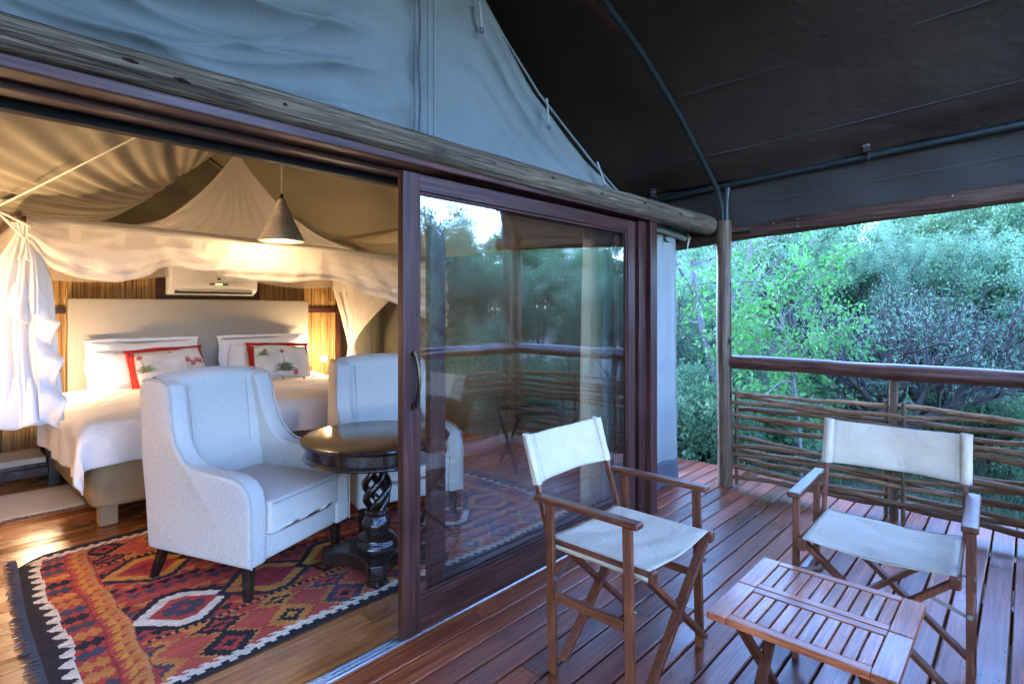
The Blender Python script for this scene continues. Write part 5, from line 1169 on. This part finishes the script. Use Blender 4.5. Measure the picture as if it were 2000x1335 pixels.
for (x, y, k, s) in ((8.3,3.9,0,.9), (9.6,5.6,1,1.0), (11.5,3.6,2,.95), (12.5,6.3,0,1.1), (11.2,-.4,1,.95), (13.0,1.2,0,1.15), (14.5,3.2,2,1.05), (15.5,6.5,2,1.1), (16.0,.4,2,1.1), (17.5,4.0,0,1.3), (18.5,8.5,2,1.2), (14.0,9.2,1,1.2), (20,1.5,2,1.3), (22,5.5,2,1.4), (20,11,2,1.4), (13.5,-2.2,0,1.1), (17,-2.5,2,1.2), (8.6,-1.6,0,.85), (24,9,2,1.5), (25,2.5,2,1.5), (10.6,7.6,0,.9), (7.6,4.6,1,.7), (12.2,.2,2,.8), (23,-1.5,2,1.4)):
    spots.append((x, y, k, s, L_BACK, G_BACK))
for (x, y, k, s) in ((3.5,-6.0,0,1.0), (6.0,-5.2,1,1.0), (8.2,-4.2,0,1.0), (5.2,-8.5,2,.95), (8.2,-7.4,2,1.0), (10.8,-5.2,1,1.1), (11.5,-8.5,2,1.1), (7.5,-11,2,1.15), (2.6,-9.5,2,.95), (12.5,-3.8,0,1.0), (15,-6.5,2,1.2), (11,-13,2,1.3), (.5,-7.5,1,.9), (16,-10,2,1.3), (4.6,-4.4,1,.62), (7.0,-3.2,0,.60), (8.0,-5.6,0,1.25), (10.2,-8.2,2,1.2), (7.0,-7.6,0,1.35), (9.4,-6.6,1,1.3), (6.2,-6.4,0,1.15)):
    spots.append((x, y, k, s, L_REFL, G_REFL))
KB = ['feathery acacia tree with pale limbs in the bush beyond the side railing', 'feathery acacia tree with dark drooping twigs in the bush beyond the side railing', 'taller broad leaved tree standing behind the acacias beyond the side railing']
KR = ['feathery acacia tree mirrored in the glass door panel', 'dark twigged acacia tree mirrored in the glass door panel', 'broad leaved tree mirrored in the glass door panel']
for (x, y, k, s) in ((-3.2,-2.6,0,1.0), (-3.6,.6,2,.9), (-4.4,-.9,1,1.1), (-3.0,2.6,1,.9), (-2.2,-5.2,2,1.0), (-5.6,1.6,2,1.2)):  # unseen trees, added to block the sky light coming from the left
    put(protos[k], x, y, s, gq.uniform(0, 6.28), 'unseen leafy tree added left of the deck to block daylight', 'unseen trees added left of the deck to block daylight')
for (x, y, k, s, lb_, gr) in spots:
    put(protos[k], x, y, (.86 if lb_ == L_BACK else .85)*s*gq.uniform(.93, 1.07), gq.uniform(0, 6.28), (KB if lb_ == L_BACK else KR)[k], gr, first=k not in used); used.add(k)
bsp = [(5.9,2.7,.8), (5.8,3.5,.9), (6.6,3.6,1.0), (7.3,2.2,.8), (7.4,-.2,.55), (8.3,2.9,1.1), (9.0,.3,.8), (6.5,4.8,1.1), (10.2,2.6,1.0), (11.6,2.2,1.0), (8.0,4.0,1.1), (12.5,-.9,1.1), (9.9,-.6,.8), (10.5,4.8,1.2), (14,2.2,1.3), (13,4.6,1.3)]
for i, (x, y, s) in enumerate(bsp): put(bush, x, y, s*gq.uniform(.9, 1.1), gq.uniform(0, 6.28), first=i == 0)
for (x, y, s) in ((3.2,-2.6,.8), (5.2,-2.4,.85), (6.6,-2.0,.8), (1.6,-3.2,.9), (8.0,-2.6,.9), (4.2,-3.3,1.0), (6.2,-3.5,1.1)): put(bush, x, y, s, gq.uniform(0, 6.28), 'low shrub mirrored in the lower part of the glass door', 'shrubs in front of the deck mirrored in the glass')
def grass():
    g_ = np.random.default_rng(2); n = 16000; x = 5.05+g_.random(n)**1.4*7; y = g_.uniform(-1.5, 6, n); cl = Wob(4, 8, .3, 1.2)(x, y); keep = cl > -.5; x, y = x[keep], y[keep]; n = len(x)
    h = g_.uniform(.10, .32, n); a = g_.uniform(0, 6.28, n); b_ = g_.uniform(0, 6.28, n); le = g_.uniform(.02, .2, n); w = .006; z = gz(x, y)
    B = np.stack([x, y, z], -1); s_ = np.stack([np.cos(a)*w, np.sin(a)*w, 0*a], -1); t = np.stack([np.cos(b_)*le, np.sin(b_)*le, h], -1); mid = np.stack([np.cos(b_)*le*.3, np.sin(b_)*le*.3, h*.65], -1)
    V = np.stack([B-s_, B+s_, B+mid+s_*.7, B+mid-s_*.7, B+t+s_*.1, B+t-s_*.1], 1).reshape(-1, 3); i = np.arange(n)[:, None]*6; F = np.concatenate([i+np.array([[0,1,2,3]]), i+np.array([[3,2,4,5]])], 0)
    o = link('grass', np_mesh('grass', V, F, M['grass'], np.repeat(np.clip(g_.normal(.5, .25, n), 0, 1), 6)), None); tag(o, 'short wild grass growing on the slope below the railing', 'grass', kind='stuff')
grass()
# pale neighbouring tent glimpsed through the leaves
nb = thing('distant_tent', 'pale neighbouring tent glimpsed through leaves left of the post', 'tent', (14.6, 6.3, -.5))
lbuild(MB().prism([(-2.2,1.9), (0,3.2), (2.2,1.9), (2.0,1.85), (-2.0,1.85)], -2.5, 2.5, 'y'), 'roof', M['canvas_wall'], nb)
lbuild(MB().box(-1.9, 1.9, -2.3, 2.3, .3, 1.84), 'wall', M['valance'], nb); lbuild(MB().box(-2.3, 2.3, -2.8, 2.8, .1, .3), 'platform', M['darkwood'], nb)
nb.rotation_euler = (0, 0, R(25))
